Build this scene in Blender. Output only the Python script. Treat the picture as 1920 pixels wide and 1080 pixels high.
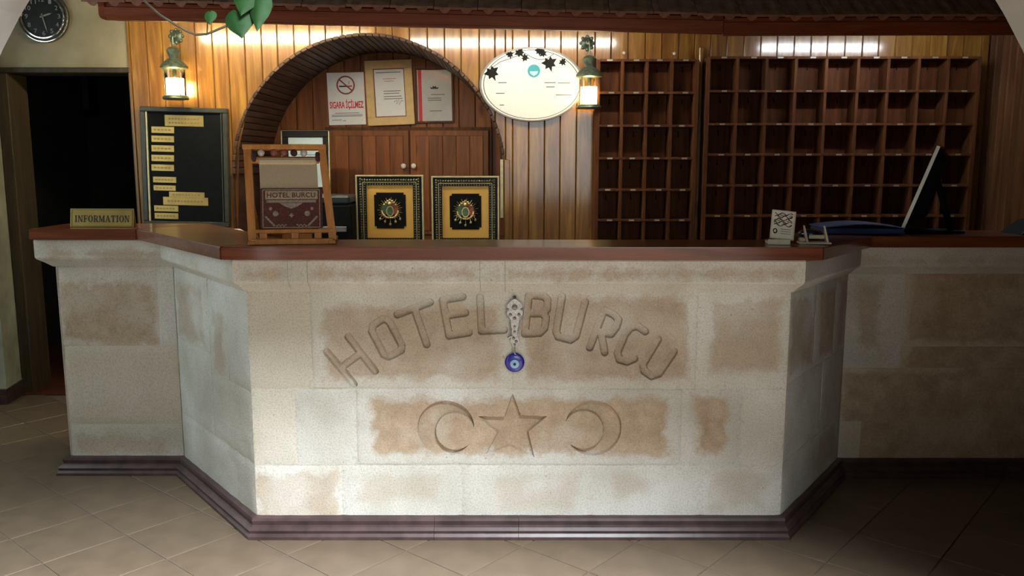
import bpy, bmesh, math, random
import numpy as np
from mathutils import Vector, Matrix

random.seed(7)
rng = np.random.default_rng(11)
for o in list(bpy.data.objects):
    bpy.data.objects.remove(o, do_unlink=True)
scene = bpy.context.scene
COL = scene.collection
PI = math.pi

# ------------------------------------------------------------------ camera
FOC = 1600.0                      # focal length in pixels of a 1920 wide frame
CAM = Vector((0.0, -3.031, 1.3926))
TILT = math.atan(240 / 1600)      # the camera looks down by 8.5 degrees
cd = bpy.data.cameras.new('camera')
cam = bpy.data.objects.new('camera', cd)
COL.objects.link(cam)
cd.sensor_fit = 'HORIZONTAL'
cd.sensor_width = 36.0
cd.lens = 36.0 * FOC / 1920
cd.clip_start = 0.05
cam.location = CAM
cam.rotation_euler = (PI / 2 - TILT, 0, 0)
scene.camera = cam

# ------------------------------------------------------------------ world, daylight, exposure
scene.view_settings.view_transform = 'Standard'
scene.view_settings.look = 'None'
scene.view_settings.gamma = 1.0
scene.view_settings.use_curve_mapping = False
scene.view_settings.exposure = 0.0
w = bpy.data.worlds.new('sky')
scene.world = w
w.use_nodes = True
bg = w.node_tree.nodes['Background']
bg.inputs[0].default_value = (0.75, 0.86, 1.0, 1)
bg.inputs[1].default_value = 0.5


def area(name, loc, direction, sx, sy, power, color, spread=180):
    ld = bpy.data.lights.new(name, 'AREA')
    ld.shape = 'RECTANGLE'
    ld.size, ld.size_y = sx, sy
    ld.energy = power
    ld.color = color
    ld.spread = math.radians(spread)
    o = bpy.data.objects.new(name, ld)
    COL.objects.link(o)
    o.location = loc
    o.rotation_euler = Vector(direction).to_track_quat('-Z', 'Y').to_euler()
    return o


# daylight entering by the lobby window behind the camera, the roof light above it and the side window on the left
WIN = (-0.1, 2.4, 1.0, 3.0)      # x0 x1 z0 z1 of the lobby window, in the wall at y = -5.6
SKY = (0.4, 1.85, -3.2, -2.05)    # x0 x1 y0 y1 of the roof light in the lobby ceiling
SIDE = (-0.35, 0.95, 1.0, 2.2)    # y0 y1 z0 z1 of the window in the left wall
area('lobby_window_daylight', ((WIN[0] + WIN[1]) / 2, -5.52, (WIN[2] + WIN[3]) / 2), (0, 1, 0),
     WIN[1] - WIN[0], WIN[3] - WIN[2], 26, (0.93, 0.97, 1.0))
area('roof_light_daylight', ((SKY[0] + SKY[1]) / 2, (SKY[2] + SKY[3]) / 2, 3.77), (0, 0, -1),
     SKY[1] - SKY[0], SKY[3] - SKY[2], 1850, (0.90, 0.965, 1.0))
area('side_window_daylight', (-3.36, (SIDE[0] + SIDE[1]) / 2, (SIDE[2] + SIDE[3]) / 2), (1, 0, 0),
     SIDE[1] - SIDE[0], SIDE[3] - SIDE[2], 24, (0.82, 0.97, 0.98))


# ------------------------------------------------------------------ measuring helpers
_F = Vector((0, math.cos(TILT), -math.sin(TILT)))
_U = Vector((0, math.sin(TILT), math.cos(TILT)))


def P(px, py, y):
    """point of the upright plane at depth y that was measured at (px, py) in the photograph"""
    d = _F * FOC + Vector((1, 0, 0)) * (px - 960) + _U * (540 - py)
    return CAM + d * ((y - CAM.y) / d.y)


def proj(p):
    q = Vector(p) - CAM
    z = q.dot(_F)
    return (960 + FOC * q.x / z, 540 - FOC * q.dot(_U) / z, z)


# ------------------------------------------------------------------ materials
MATS = {}


def new_mat(name):
    m = bpy.data.materials.new(name)
    m.use_nodes = True
    MATS[name] = m
    nt = m.node_tree
    return m, nt, nt.nodes['Principled BSDF']


def N(nt, t, **kw):
    n = nt.nodes.new(t)
    for k, v in kw.items():
        if k == 'inp':
            for kk, vv in v.items():
                n.inputs[kk].default_value = vv
        else:
            setattr(n, k, v)
    return n


def c4(c):
    return (c[0], c[1], c[2], 1)


def ramp(nt, stops):
    r = N(nt, 'ShaderNodeValToRGB')
    e = r.color_ramp.elements
    while len(e) > 1:
        e.remove(e[-1])
    e[0].position, e[0].color = stops[0][0], c4(stops[0][1])
    for p, c in stops[1:]:
        x = e.new(p)
        x.color = c4(c)
    return r


def math_n(nt, op, a, b=None, clamp=False):
    n = N(nt, 'ShaderNodeMath', operation=op, use_clamp=clamp)
    for i, s in enumerate((a, b)):
        if s is None:
            continue
        if isinstance(s, (int, float)):
            n.inputs[i].default_value = s
        else:
            nt.links.new(s, n.inputs[i])
    return n.outputs[0]


def mix(nt, fac, a, b, typ='MIX'):
    n = N(nt, 'ShaderNodeMix', data_type='RGBA', blend_type=typ)
    for s, i in ((fac, 0), (a, 6), (b, 7)):
        if isinstance(s, (int, float)):
            n.inputs[i].default_value = s
        elif isinstance(s, tuple):
            n.inputs[i].default_value = c4(s)
        else:
            nt.links.new(s, n.inputs[i])
    return n.outputs[2]


def bump(nt, b, height, strength, dist=0.002):
    n = N(nt, 'ShaderNodeBump', inp={'Strength': strength, 'Distance': dist})
    nt.links.new(height, n.inputs['Height'])
    nt.links.new(n.outputs[0], b.inputs['Normal'])


def plain(name, col, rough=0.5, metal=0.0, var=0.12, scale=30, coat=0.0, bmp=0.1, alpha=None, trans=0.0):
    m, nt, b = new_mat(name)
    tc = N(nt, 'ShaderNodeTexCoord')
    n = N(nt, 'ShaderNodeTexNoise', inp={'Scale': scale, 'Detail': 4})
    nt.links.new(tc.outputs['Object'], n.inputs['Vector'])
    lo = tuple(max(0, x * (1 - var)) for x in col)
    hi = tuple(min(1, x * (1 + var)) for x in col)
    r = ramp(nt, [(0.3, lo), (0.7, hi)])
    nt.links.new(n.outputs[0], r.inputs[0])
    nt.links.new(r.outputs[0], b.inputs['Base Color'])
    b.inputs['Roughness'].default_value = rough
    b.inputs['Metallic'].default_value = metal
    b.inputs['Coat Weight'].default_value = coat
    b.inputs['Coat Roughness'].default_value = 0.15
    if trans:
        b.inputs['Transmission Weight'].default_value = trans
    if alpha is not None:
        b.inputs['Alpha'].default_value = alpha
    if bmp:
        bump(nt, b, n.outputs[0], bmp)
    return m


def wood(name, c_dark, c_mid, c_light, rough=0.35, coat=0.0, along='Z', grain=1.0, rand=0.35, coat_rough=0.12, knots=True, spec=0.3):
    m, nt, b = new_mat(name)
    tc = N(nt, 'ShaderNodeTexCoord')
    oi = N(nt, 'ShaderNodeObjectInfo')
    off = N(nt, 'ShaderNodeVectorMath', operation='ADD')
    comb = N(nt, 'ShaderNodeCombineXYZ')
    k = math_n(nt, 'MULTIPLY', oi.outputs['Random'], 37.0)
    for i in range(3):
        nt.links.new(k, comb.inputs[i])
    nt.links.new(tc.outputs['Object'], off.inputs[0])
    nt.links.new(comb.outputs[0], off.inputs[1])
    mp = N(nt, 'ShaderNodeMapping')
    s = {'X': (0.08, 1, 1), 'Y': (1, 0.08, 1), 'Z': (1, 1, 0.08)}[along]
    mp.inputs['Scale'].default_value = s
    nt.links.new(off.outputs[0], mp.inputs[0])
    n1 = N(nt, 'ShaderNodeTexNoise', inp={'Scale': 22 * grain, 'Detail': 6, 'Roughness': 0.6, 'Distortion': 0.8})
    nt.links.new(mp.outputs[0], n1.inputs['Vector'])
    n2 = N(nt, 'ShaderNodeTexNoise', inp={'Scale': 120 * grain, 'Detail': 3})
    nt.links.new(mp.outputs[0], n2.inputs['Vector'])
    r = ramp(nt, [(0.28, c_dark), (0.5, c_mid), (0.74, c_light)])
    nt.links.new(n1.outputs[0], r.inputs[0])
    col = mix(nt, 0.25, r.outputs[0], n2.outputs[0], 'SOFT_LIGHT')
    if knots:
        mk = N(nt, 'ShaderNodeMapping')
        mk.inputs['Scale'].default_value = {'X': (.35, 1, 1), 'Y': (1, .35, 1), 'Z': (1, 1, .35)}[along]
        nt.links.new(off.outputs[0], mk.inputs[0])
        v = N(nt, 'ShaderNodeTexVoronoi', inp={'Scale': 7.0})
        nt.links.new(mk.outputs[0], v.inputs['Vector'])
        kr = ramp(nt, [(0.06, (0.25, 0.25, 0.25)), (0.16, (1, 1, 1))])
        nt.links.new(v.outputs['Distance'], kr.inputs[0])
        col = mix(nt, 0.8, col, kr.outputs[0], 'MULTIPLY')
    val = math_n(nt, 'ADD', math_n(nt, 'MULTIPLY', oi.outputs['Random'], rand), 1 - rand / 2)
    hs = N(nt, 'ShaderNodeHueSaturation')
    nt.links.new(col, hs.inputs['Color'])
    nt.links.new(val, hs.inputs['Value'])
    nt.links.new(hs.outputs[0], b.inputs['Base Color'])
    b.inputs['Roughness'].default_value = rough
    b.inputs['Coat Weight'].default_value = coat
    b.inputs['Coat Roughness'].default_value = coat_rough
    b.inputs['Coat IOR'].default_value = 1.75
    b.inputs['Specular IOR Level'].default_value = spec
    bump(nt, b, n1.outputs[0], 0.25, 0.002)
    return m


def emit(name, col, strength):
    m, nt, b = new_mat(name)
    b.inputs['Base Color'].default_value = c4(col)
    b.inputs['Emission Color'].default_value = c4(col)
    b.inputs['Emission Strength'].default_value = strength
    return m


def clear_glass(name, tint=(1, 1, 1), gloss=0.08, rough=0.03):
    m, nt, b = new_mat(name)
    out = nt.nodes['Material Output']
    t = N(nt, 'ShaderNodeBsdfTransparent')
    t.inputs[0].default_value = c4(tint)
    g = N(nt, 'ShaderNodeBsdfGlossy')
    g.inputs['Roughness'].default_value = rough
    mx = N(nt, 'ShaderNodeMixShader')
    fr = N(nt, 'ShaderNodeFresnel', inp={'IOR': 1.45})
    f2 = math_n(nt, 'ADD', fr.outputs[0], gloss - 0.04, True)
    nt.links.new(f2, mx.inputs[0])
    nt.links.new(t.outputs[0], mx.inputs[1])
    nt.links.new(g.outputs[0], mx.inputs[2])
    nt.links.new(mx.outputs[0], out.inputs[0])
    return m


# stone: pale limewashed mortar around a bare tan heart whose bounds each block carries
def make_stone():
    m, nt, b = new_mat('carved_tuff')
    uv = N(nt, 'ShaderNodeUVMap', uv_map='face')
    tc = N(nt, 'ShaderNodeTexCoord')
    sep = N(nt, 'ShaderNodeSeparateXYZ')
    nt.links.new(uv.outputs[0], sep.inputs[0])

    def at(nm):
        return N(nt, 'ShaderNodeAttribute', attribute_type='OBJECT', attribute_name=nm).outputs['Fac']
    u, v = sep.outputs[0], sep.outputs[1]
    n1 = N(nt, 'ShaderNodeTexNoise', inp={'Scale': 11, 'Detail': 5, 'Roughness': 0.65})
    n2 = N(nt, 'ShaderNodeTexNoise', inp={'Scale': 60, 'Detail': 4, 'Roughness': 0.7})
    n3 = N(nt, 'ShaderNodeTexNoise', inp={'Scale': 3.2, 'Detail': 3})
    n4 = N(nt, 'ShaderNodeTexNoise', inp={'Scale': 170, 'Detail': 3})
    for n in (n1, n2, n3, n4):
        nt.links.new(tc.outputs['Object'], n.inputs['Vector'])
    d = math_n(nt, 'MINIMUM', math_n(nt, 'SUBTRACT', u, at('heart_left')), math_n(nt, 'SUBTRACT', at('heart_right'), u))
    d2 = math_n(nt, 'MINIMUM', math_n(nt, 'SUBTRACT', v, at('heart_low')), math_n(nt, 'SUBTRACT', at('heart_high'), v))
    d = math_n(nt, 'MINIMUM', d, d2)
    d = math_n(nt, 'ADD', d, math_n(nt, 'MULTIPLY', math_n(nt, 'SUBTRACT', n1.outputs[0], 0.5), 0.14))
    d = math_n(nt, 'ADD', d, math_n(nt, 'MULTIPLY', math_n(nt, 'SUBTRACT', n2.outputs[0], 0.5), 0.02))
    fac = math_n(nt, 'MULTIPLY', math_n(nt, 'MULTIPLY', math_n(nt, 'ADD', d, 0.010), 32.0, True), at('bare'))
    patch = math_n(nt, 'MULTIPLY', math_n(nt, 'SUBTRACT', n3.outputs[0], 0.52), 7.0, True)
    fac = math_n(nt, 'SUBTRACT', fac, math_n(nt, 'MULTIPLY', patch, 0.4), True)
    tanr = ramp(nt, [(0.3, (0.38, 0.285, 0.20)), (0.5, (0.46, 0.35, 0.25)), (0.7, (0.54, 0.43, 0.32))])
    nt.links.new(n1.outputs[0], tanr.inputs[0])
    pale = ramp(nt, [(0.32, (0.53, 0.515, 0.46)), (0.5, (0.63, 0.615, 0.565)), (0.68, (0.72, 0.715, 0.69))])
    nt.links.new(n3.outputs[0], pale.inputs[0])
    warm = mix(nt, at('warm'), pale.outputs[0], (0.61, 0.54, 0.425))
    col = mix(nt, fac, warm, tanr.outputs[0])
    sp = ramp(nt, [(0.35, (0.78, 0.76, 0.74)), (0.55, (1, 1, 1)), (0.75, (1.0, 1.0, 0.98))])
    nt.links.new(n4.outputs[0], sp.inputs[0])
    col = mix(nt, 0.8, col, sp.outputs[0], 'MULTIPLY')
    vo = N(nt, 'ShaderNodeTexVoronoi', inp={'Scale': 17.0, 'Randomness': 1.0})
    nt.links.new(tc.outputs['Object'], vo.inputs['Vector'])
    pit = math_n(nt, 'LESS_THAN', vo.outputs['Distance'], 0.062)
    pr = math_n(nt, 'GREATER_THAN', n3.outputs[0], 0.49)
    pit = math_n(nt, 'MULTIPLY', pit, pr)
    col = mix(nt, math_n(nt, 'MULTIPLY', pit, 0.55), col, (0.25, 0.21, 0.17))
    fl = math_n(nt, 'GREATER_THAN', vo.outputs['Color'], 0.93)
    nt.links.new(col, b.inputs['Base Color'])
    b.inputs['Roughness'].default_value = 0.9
    b.inputs['Specular IOR Level'].default_value = 0.15
    h = math_n(nt, 'ADD', math_n(nt, 'MULTIPLY', n2.outputs[0], 0.6), math_n(nt, 'MULTIPLY', n4.outputs[0], 0.5))
    h = math_n(nt, 'SUBTRACT', h, math_n(nt, 'MULTIPLY', pit, 0.8))
    bump(nt, b, h, 0.55, 0.003)
    return m


STONE = make_stone()
MORTAR = plain('lime_mortar', (0.60, 0.57, 0.50), 0.95, var=0.1, scale=14, bmp=0.4)
PLASTER = plain('old_plaster', (0.26, 0.23, 0.155), 0.95, var=0.22, scale=5, bmp=0.4)
PLASTER_DK = plain('grey_green_plaster', (0.34, 0.36, 0.28), 0.95, var=0.3, scale=5, bmp=0.4)
ARCHSTONE = plain('pale_arch_stone', (0.265, 0.245, 0.225), 0.95, var=0.12, scale=9, bmp=0.5)
LOBBY = plain('lobby_plaster', (0.13, 0.12, 0.10), 0.95, var=0.1, scale=4, bmp=0.1)
DARKROOM = plain('unlit_room_shade', (0.035, 0.035, 0.03), 0.9, var=0.2, scale=4, bmp=0.1)  # near black stands in for the shade inside the doorway
PINE = wood('varnished_pine', (0.115, 0.043, 0.008), (0.22, 0.10, 0.016), (0.36, 0.195, 0.036), 0.42, coat=1.0, coat_rough=0.13)
PINE_DK = wood('dark_pine', (0.055, 0.022, 0.009), (0.10, 0.042, 0.017), (0.15, 0.066, 0.027), 0.6, knots=False, spec=0.15)
DOORWOOD = wood('cupboard_pine', (0.10, 0.033, 0.011), (0.18, 0.062, 0.02), (0.27, 0.10, 0.032), 0.45, coat=0.1)
RACKWOOD = wood('rack_wood', (0.06, 0.021, 0.009), (0.10, 0.036, 0.014), (0.15, 0.058, 0.022), 0.6, rand=0.2, knots=False, spec=0.12)
RACKBACK = wood('rack_back', (0.055, 0.018, 0.008), (0.095, 0.032, 0.012), (0.14, 0.05, 0.02), 0.6, rand=0.25, knots=False, spec=0.12)
SLATWOOD = wood('arch_slat_wood', (0.035, 0.018, 0.012), (0.065, 0.034, 0.022), (0.11, 0.06, 0.04), 0.5, along='Y', rand=0.5, knots=False)
FASCIA = wood('fascia_wood', (0.13, 0.028, 0.010), (0.20, 0.045, 0.016), (0.27, 0.07, 0.025), 0.4, coat=0.2, along='X', knots=False)
TOPWOOD = wood('worktop_wood', (0.085, 0.020, 0.007), (0.15, 0.037, 0.012), (0.22, 0.064, 0.022), 0.28, coat=0.5, along='X', rand=0.15)
LOOMWOOD = wood('loom_wood', (0.36, 0.135, 0.030), (0.50, 0.205, 0.05), (0.62, 0.29, 0.08), 0.5, rand=0.2, knots=False)
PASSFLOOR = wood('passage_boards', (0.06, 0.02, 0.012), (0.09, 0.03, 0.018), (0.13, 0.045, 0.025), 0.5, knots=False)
JAMB = wood('door_jamb_wood', (0.03, 0.027, 0.017), (0.05, 0.04, 0.025), (0.075, 0.058, 0.036), 0.6, knots=False)
TILE = plain('floor_tile', (0.132, 0.095, 0.064), 0.42, var=0.14, scale=9, bmp=0.08)
GROUT = plain('grout', (0.13, 0.10, 0.075), 0.9, var=0.15, scale=40)
PLINTH = plain('plum_marble', (0.062, 0.036, 0.037), 0.35, var=0.35, scale=18, bmp=0.15)
ROOF = plain('roof_tile', (0.25, 0.16, 0.105), 0.8, var=0.35, scale=22, bmp=0.4)
ROOFEDGE = plain('roof_tile_edge', (0.20, 0.075, 0.045), 0.75, var=0.3, scale=30, bmp=0.3)
BLACK = plain('black_lacquer', (0.012, 0.013, 0.013), 0.35, var=0.3, bmp=0.0)
BLACKMATT = plain('matt_black', (0.005, 0.006, 0.007), 0.7, var=0.3, bmp=0.05)
BLACKMATT.node_tree.nodes['Principled BSDF'].inputs['Specular IOR Level'].default_value = 0.1
DARKFRAME = plain('dark_frame', (0.035, 0.038, 0.032), 0.4, var=0.3, bmp=0.05)
BLACK.node_tree.nodes['Principled BSDF'].inputs['Specular IOR Level'].default_value = 0.2
GOLD = plain('gold_plate', (0.55, 0.385, 0.125), 0.38, metal=0.75, var=0.15, scale=14, bmp=0.05)
GOLDMAT = plain('gold_mount', (0.78, 0.47, 0.11), 0.5, metal=0.45, var=0.1, scale=300, bmp=0.1)
GOLDLIP = plain('pale_gold', (0.62, 0.55, 0.32), 0.4, metal=0.5, var=0.15, bmp=0.05)
ORNATE = plain('bronze_ornament', (0.16, 0.15, 0.09), 0.4, metal=0.7, var=0.5, scale=160, bmp=0.5)
EMBGOLD = plain('emblem_gold', (0.75, 0.62, 0.30), 0.3, metal=0.85, var=0.2, scale=120, bmp=0.2)
EMBGREEN = plain('emblem_green', (0.10, 0.19, 0.10), 0.35, metal=0.5, var=0.3, scale=120)
EMBRED = plain('emblem_red', (0.30, 0.09, 0.06), 0.4, metal=0.4, var=0.3, scale=120)
BRASS = plain('aged_brass', (0.11, 0.145, 0.11), 0.42, metal=0.7, var=0.4, scale=50, bmp=0.2)
SILVER = plain('silver_filigree', (0.40, 0.40, 0.40), 0.35, metal=0.85, var=0.3, scale=200, bmp=0.4)
CHROME = plain('chrome', (0.75, 0.75, 0.73), 0.12, metal=1.0, var=0.05, bmp=0.0)
PAPER = plain('white_paper', (0.72, 0.75, 0.80), 0.6, var=0.03, bmp=0.0)
PAPERBLUE = plain('bluish_paper', (0.42, 0.55, 0.62), 0.5, var=0.04, bmp=0.0)
CREAMFRAME = plain('cream_frame', (0.62, 0.44, 0.20), 0.55, var=0.08, bmp=0.1)
MAROON = plain('maroon_print', (0.25, 0.05, 0.07), 0.6, var=0.1, bmp=0.0)
REDPRINT = plain('red_print', (0.60, 0.03, 0.05), 0.6, var=0.06, bmp=0.0)
GREYPRINT = plain('grey_print', (0.12, 0.125, 0.15), 0.7, var=0.1, bmp=0.0)
BLUEPRINT = plain('blue_grey_print', (0.16, 0.22, 0.33), 0.7, var=0.1, bmp=0.0)
INK = plain('black_ink', (0.012, 0.012, 0.012), 0.6, var=0.1, bmp=0.0)
SIGNWHITE = plain('sign_face', (0.88, 0.86, 0.77), 0.28, var=0.03, coat=0.8, bmp=0.0)
SIGNLEAF = plain('sign_leaf_print', (0.010, 0.012, 0.012), 0.6, var=0.3, bmp=0.0)
SIGNLEAF.node_tree.nodes['Principled BSDF'].inputs['Specular IOR Level'].default_value = 0.1
TEAL = plain('teal_print', (0.02, 0.33, 0.38), 0.4, var=0.1, bmp=0.0)
TEALPALE = plain('pale_teal_print', (0.40, 0.72, 0.74), 0.4, var=0.05, bmp=0.0)
PORCELAIN = plain('white_knob', (0.75, 0.73, 0.68), 0.2, var=0.05, bmp=0.0)
TAG = plain('metal_tag', (0.36, 0.31, 0.25), 0.35, metal=0.4, var=0.15, bmp=0.0)
WARP = plain('cotton_warp', (0.52, 0.41, 0.28), 0.9, var=0.12, scale=260, bmp=0.5)
RUG = plain('maroon_rug', (0.085, 0.026, 0.022), 0.95, var=0.4, scale=220, bmp=0.6)
RUGBEIGE = plain('beige_rug', (0.34, 0.27, 0.19), 0.95, var=0.3, scale=260, bmp=0.6)
RUGGREY = plain('grey_rug', (0.26, 0.21, 0.17), 0.95, var=0.4, scale=260, bmp=0.6)
YARN = plain('red_yarn', (0.28, 0.09, 0.08), 0.95, var=0.3, scale=120, bmp=0.5)
YARNDK = plain('dark_yarn', (0.05, 0.025, 0.03), 0.95, var=0.3, scale=120, bmp=0.5)
YARNPALE = plain('pale_yarn', (0.52, 0.48, 0.44), 0.95, var=0.2, scale=120, bmp=0.5)
BLUEGLASS = plain('cobalt_glass', (0.012, 0.008, 0.30), 0.08, var=0.1, coat=0.8, bmp=0.0)
SKYGLASS = plain('sky_glass', (0.28, 0.52, 0.85), 0.1, var=0.05, coat=0.5, bmp=0.0)
LEAF = plain('ivy_leaf', (0.010, 0.040, 0.009), 0.65, var=0.35, scale=25, bmp=0.3)
LEAF.node_tree.nodes['Principled BSDF'].inputs['Specular IOR Level'].default_value = 0.2
LEAFVEIN = plain('leaf_vein', (0.025, 0.07, 0.02), 0.5, var=0.2, bmp=0.0)
STEM = plain('ivy_stem', (0.05, 0.042, 0.022), 0.7, var=0.3, scale=60)
BLUEFOLDER = plain('blue_folder', (0.015, 0.035, 0.11), 0.35, var=0.2, bmp=0.0)
PLASTICPALE = plain('pale_plastic', (0.52, 0.46, 0.32), 0.5, var=0.1, bmp=0.05)
LITEDGE = plain('lit_edge_white', (0.80, 0.77, 0.72), 0.45, var=0.03, bmp=0.0)  # light on the screen's bezel edge, painted in as white
GREYEDGE = plain('grey_plastic', (0.16, 0.16, 0.16), 0.5, var=0.1, bmp=0.0)
LAMPWHITE = plain('lamp_enamel', (0.75, 0.75, 0.72), 0.4, var=0.03, bmp=0.0)
TUBES = [emit('warm_fluorescent_tube', (1.0, 0.87, 0.57), 150.0), emit('white_fluorescent_tube', (1.0, 0.93, 0.78), 68.0), emit('cool_fluorescent_tube', (0.88, 0.94, 1.0), 55.0)]
BULB_LIGHT = emit('warm_bulb', (1.0, 0.72, 0.32), 150.0)
GLOWSLEEVE, _nt, _b = new_mat('added_glow_sleeve')  # translucent sleeve added to spread the bulb's glow across the glass
_tr = N(_nt, 'ShaderNodeBsdfTranslucent', inp={'Color': (1.0, 0.93, 0.72, 1)})
_tp = N(_nt, 'ShaderNodeBsdfTransparent')
_mx = N(_nt, 'ShaderNodeMixShader', inp={0: 0.35})
_nt.links.new(_tr.outputs[0], _mx.inputs[1])
_nt.links.new(_tp.outputs[0], _mx.inputs[2])
_nt.links.new(_mx.outputs[0], _nt.nodes['Material Output'].inputs[0])
GLASS = clear_glass('lantern_glass', (0.99, 0.97, 0.86))
PANE = clear_glass('window_glass', (0.95, 1.0, 0.97))
PICGLASS = clear_glass('picture_glass', (1, 1, 1), gloss=0.07)


# ------------------------------------------------------------------ geometry helpers
LOC = {}


class G:
    """collects faces in world coordinates; build() links them as one mesh object under its parent"""

    def __init__(self):
        self.v, self.f = [], []

    def add(self, vs, fs, M=None):
        k = len(self.v)
        self.v += [tuple(M @ Vector(p)) if M else tuple(p) for p in vs]
        self.f += [tuple(i + k for i in q) for q in fs]
        return self

    def box(self, x0, x1, y0, y1, z0, z1, M=None, bev=0.0):
        if bev <= 0:
            vs = [(x, y, z) for z in (z0, z1) for y in (y0, y1) for x in (x0, x1)]
            fs = [(0, 2, 3, 1), (4, 5, 7, 6), (0, 1, 5, 4), (2, 6, 7, 3), (0, 4, 6, 2), (1, 3, 7, 5)]
            return self.add(vs, fs, M)
        b = min(bev, (x1 - x0) * .45, (y1 - y0) * .45, (z1 - z0) * .45)
        bm = bmesh.new()
        bmesh.ops.create_cube(bm, size=1)
        for q in bm.verts:
            q.co = Vector(((x0 + x1) / 2 + q.co.x * (x1 - x0), (y0 + y1) / 2 + q.co.y * (y1 - y0), (z0 + z1) / 2 + q.co.z * (z1 - z0)))
        bmesh.ops.bevel(bm, geom=bm.edges[:], offset=b, segments=1, affect='EDGES')
        bm.verts.index_update()
        vs = [tuple(q.co) for q in bm.verts]
        fs = [tuple(q.index for q in fc.verts) for fc in bm.faces]
        bm.free()
        return self.add(vs, fs, M)

    def prism(self, poly, y0, y1, M=None):
        """polygon of (x, z) pushed through from y0 (front) to y1 (back)"""
        n = len(poly)
        vs = [(x, y0, z) for x, z in poly] + [(x, y1, z) for x, z in poly]
        fs = [tuple(range(n)), tuple(range(2 * n - 1, n - 1, -1))]
        fs += [(i, i + n, (i + 1) % n + n, (i + 1) % n) for i in range(n)]
        return self.add(vs, fs, M)

    def slab(self, poly, z0, z1, zs=None):
        """polygon of (x, y) between two heights; zs adds a height to each corner"""
        n = len(poly)
        zs = zs or [0] * n
        vs = [(x, y, z0 + h) for (x, y), h in zip(poly, zs)] + [(x, y, z1 + h) for (x, y), h in zip(poly, zs)]
        fs = [tuple(range(n - 1, -1, -1)), tuple(range(n, 2 * n))]
        fs += [(i, (i + 1) % n, (i + 1) % n + n, i + n) for i in range(n)]
        return self.add(vs, fs)

    def lathe(self, prof, n=24, M=None):
        """profile of (radius, z) turned about z"""
        vs, fs = [], []
        for r, z in prof:
            for i in range(n):
                a = 2 * PI * i / n
                vs.append((r * math.cos(a), r * math.sin(a), z))
        for j in range(len(prof) - 1):
            for i in range(n):
                a, b2 = j * n + i, j * n + (i + 1) % n
                fs.append((a, b2, b2 + n, a + n))
        fs.append(tuple(range(n - 1, -1, -1)))
        k = (len(prof) - 1) * n
        fs.append(tuple(range(k, k + n)))
        return self.add(vs, fs, M)

    def tube(self, pts, r, n=8, closed=False):
        pts = [Vector(p) for p in pts]
        m = len(pts)
        rs = r if isinstance(r, (list, tuple)) else [r] * m
        vs, fs = [], []
        up = Vector((0.13, 0.31, 0.94)).normalized()
        for i, p in enumerate(pts):
            if closed:
                t = (pts[(i + 1) % m] - pts[i - 1]).normalized()
            else:
                t = (pts[min(i + 1, m - 1)] - pts[max(i - 1, 0)]).normalized()
            a = t.cross(up)
            if a.length < 1e-3:
                a = t.cross(Vector((1, 0, 0)))
            a.normalize()
            b2 = t.cross(a)
            for k in range(n):
                q = 2 * PI * k / n
                vs.append(tuple(p + (a * math.cos(q) + b2 * math.sin(q)) * rs[i]))
        for i in range(m if closed else m - 1):
            j = (i + 1) % m
            for k in range(n):
                fs.append((i * n + k, i * n + (k + 1) % n, j * n + (k + 1) % n, j * n + k))
        if not closed:
            fs.append(tuple(range(n - 1, -1, -1)))
            fs.append(tuple(range((m - 1) * n, m * n)))
        return self.add(vs, fs)

    def ball(self, c, r, n=10, sz=1.0):
        prof = [(max(1e-4, r * math.sin(PI * i / n)), -r * sz * math.cos(PI * i / n)) for i in range(n + 1)]
        return self.lathe(prof, max(8, n), Matrix.Translation(c))

    def ring_xz(self, c, r0, r1, y0, y1, n=40, sx=1.0, sz=1.0):
        """flat ring standing in the xz plane"""
        vs, fs = [], []
        for rr, y in ((r0, y0), (r1, y0), (r1, y1), (r0, y1)):
            for i in range(n):
                a = 2 * PI * i / n
                vs.append((c[0] + rr * sx * math.cos(a), y, c[1] + rr * sz * math.sin(a)))
        for q in range(4):
            for i in range(n):
                j = (i + 1) % n
                fs.append((q * n + i, q * n + j, ((q + 1) % 4) * n + j, ((q + 1) % 4) * n + i))
        return self.add(vs, fs)

    def build(self, name, mat, parent=None, smooth=False, mats=None):
        if parent is not None:
            o_loc = Vector(LOC[parent.name])
        else:
            xs = [p[0] for p in self.v]
            ys = [p[1] for p in self.v]
            zs = [p[2] for p in self.v]
            o_loc = Vector(((min(xs) + max(xs)) / 2, (min(ys) + max(ys)) / 2, min(zs)))
        me = bpy.data.meshes.new(name)
        me.from_pydata([tuple(Vector(p) - o_loc) for p in self.v], [], self.f)
        bm = bmesh.new()
        bm.from_mesh(me)
        bmesh.ops.recalc_face_normals(bm, faces=bm.faces)
        bm.to_mesh(me)
        bm.free()
        me.materials.append(mat)
        if smooth:
            me.shade_smooth()
            try:
                me.set_sharp_from_angle(angle=math.radians(38))
            except Exception:
                pass
        o = bpy.data.objects.new(name, me)
        COL.objects.link(o)
        if parent is not None:
            o.parent = parent
        else:
            o.location = o_loc
        LOC[o.name] = tuple(o_loc)
        return o


def thing(name, label, cat, loc=(0, 0, 0), group=None):
    o = bpy.data.objects.new(name, None)
    COL.objects.link(o)
    o.empty_display_size = 0.05
    o.location = loc
    LOC[o.name] = tuple(loc)
    o['label'] = label
    o['category'] = cat
    if group:
        o['group'] = group
    return o


def tag(o, label, cat, group=None):
    o['label'] = label
    o['category'] = cat
    if group:
        o['group'] = group
    return o


def structure(o, label):
    o['kind'] = 'structure'
    o['label'] = label
    o['category'] = o.name.split('_')[0]
    return o


def sgroup(name, label):
    o = bpy.data.objects.new(name, None)
    COL.objects.link(o)
    o.empty_display_size = 0.05
    LOC[o.name] = (0, 0, 0)
    return structure(o, label)


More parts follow.
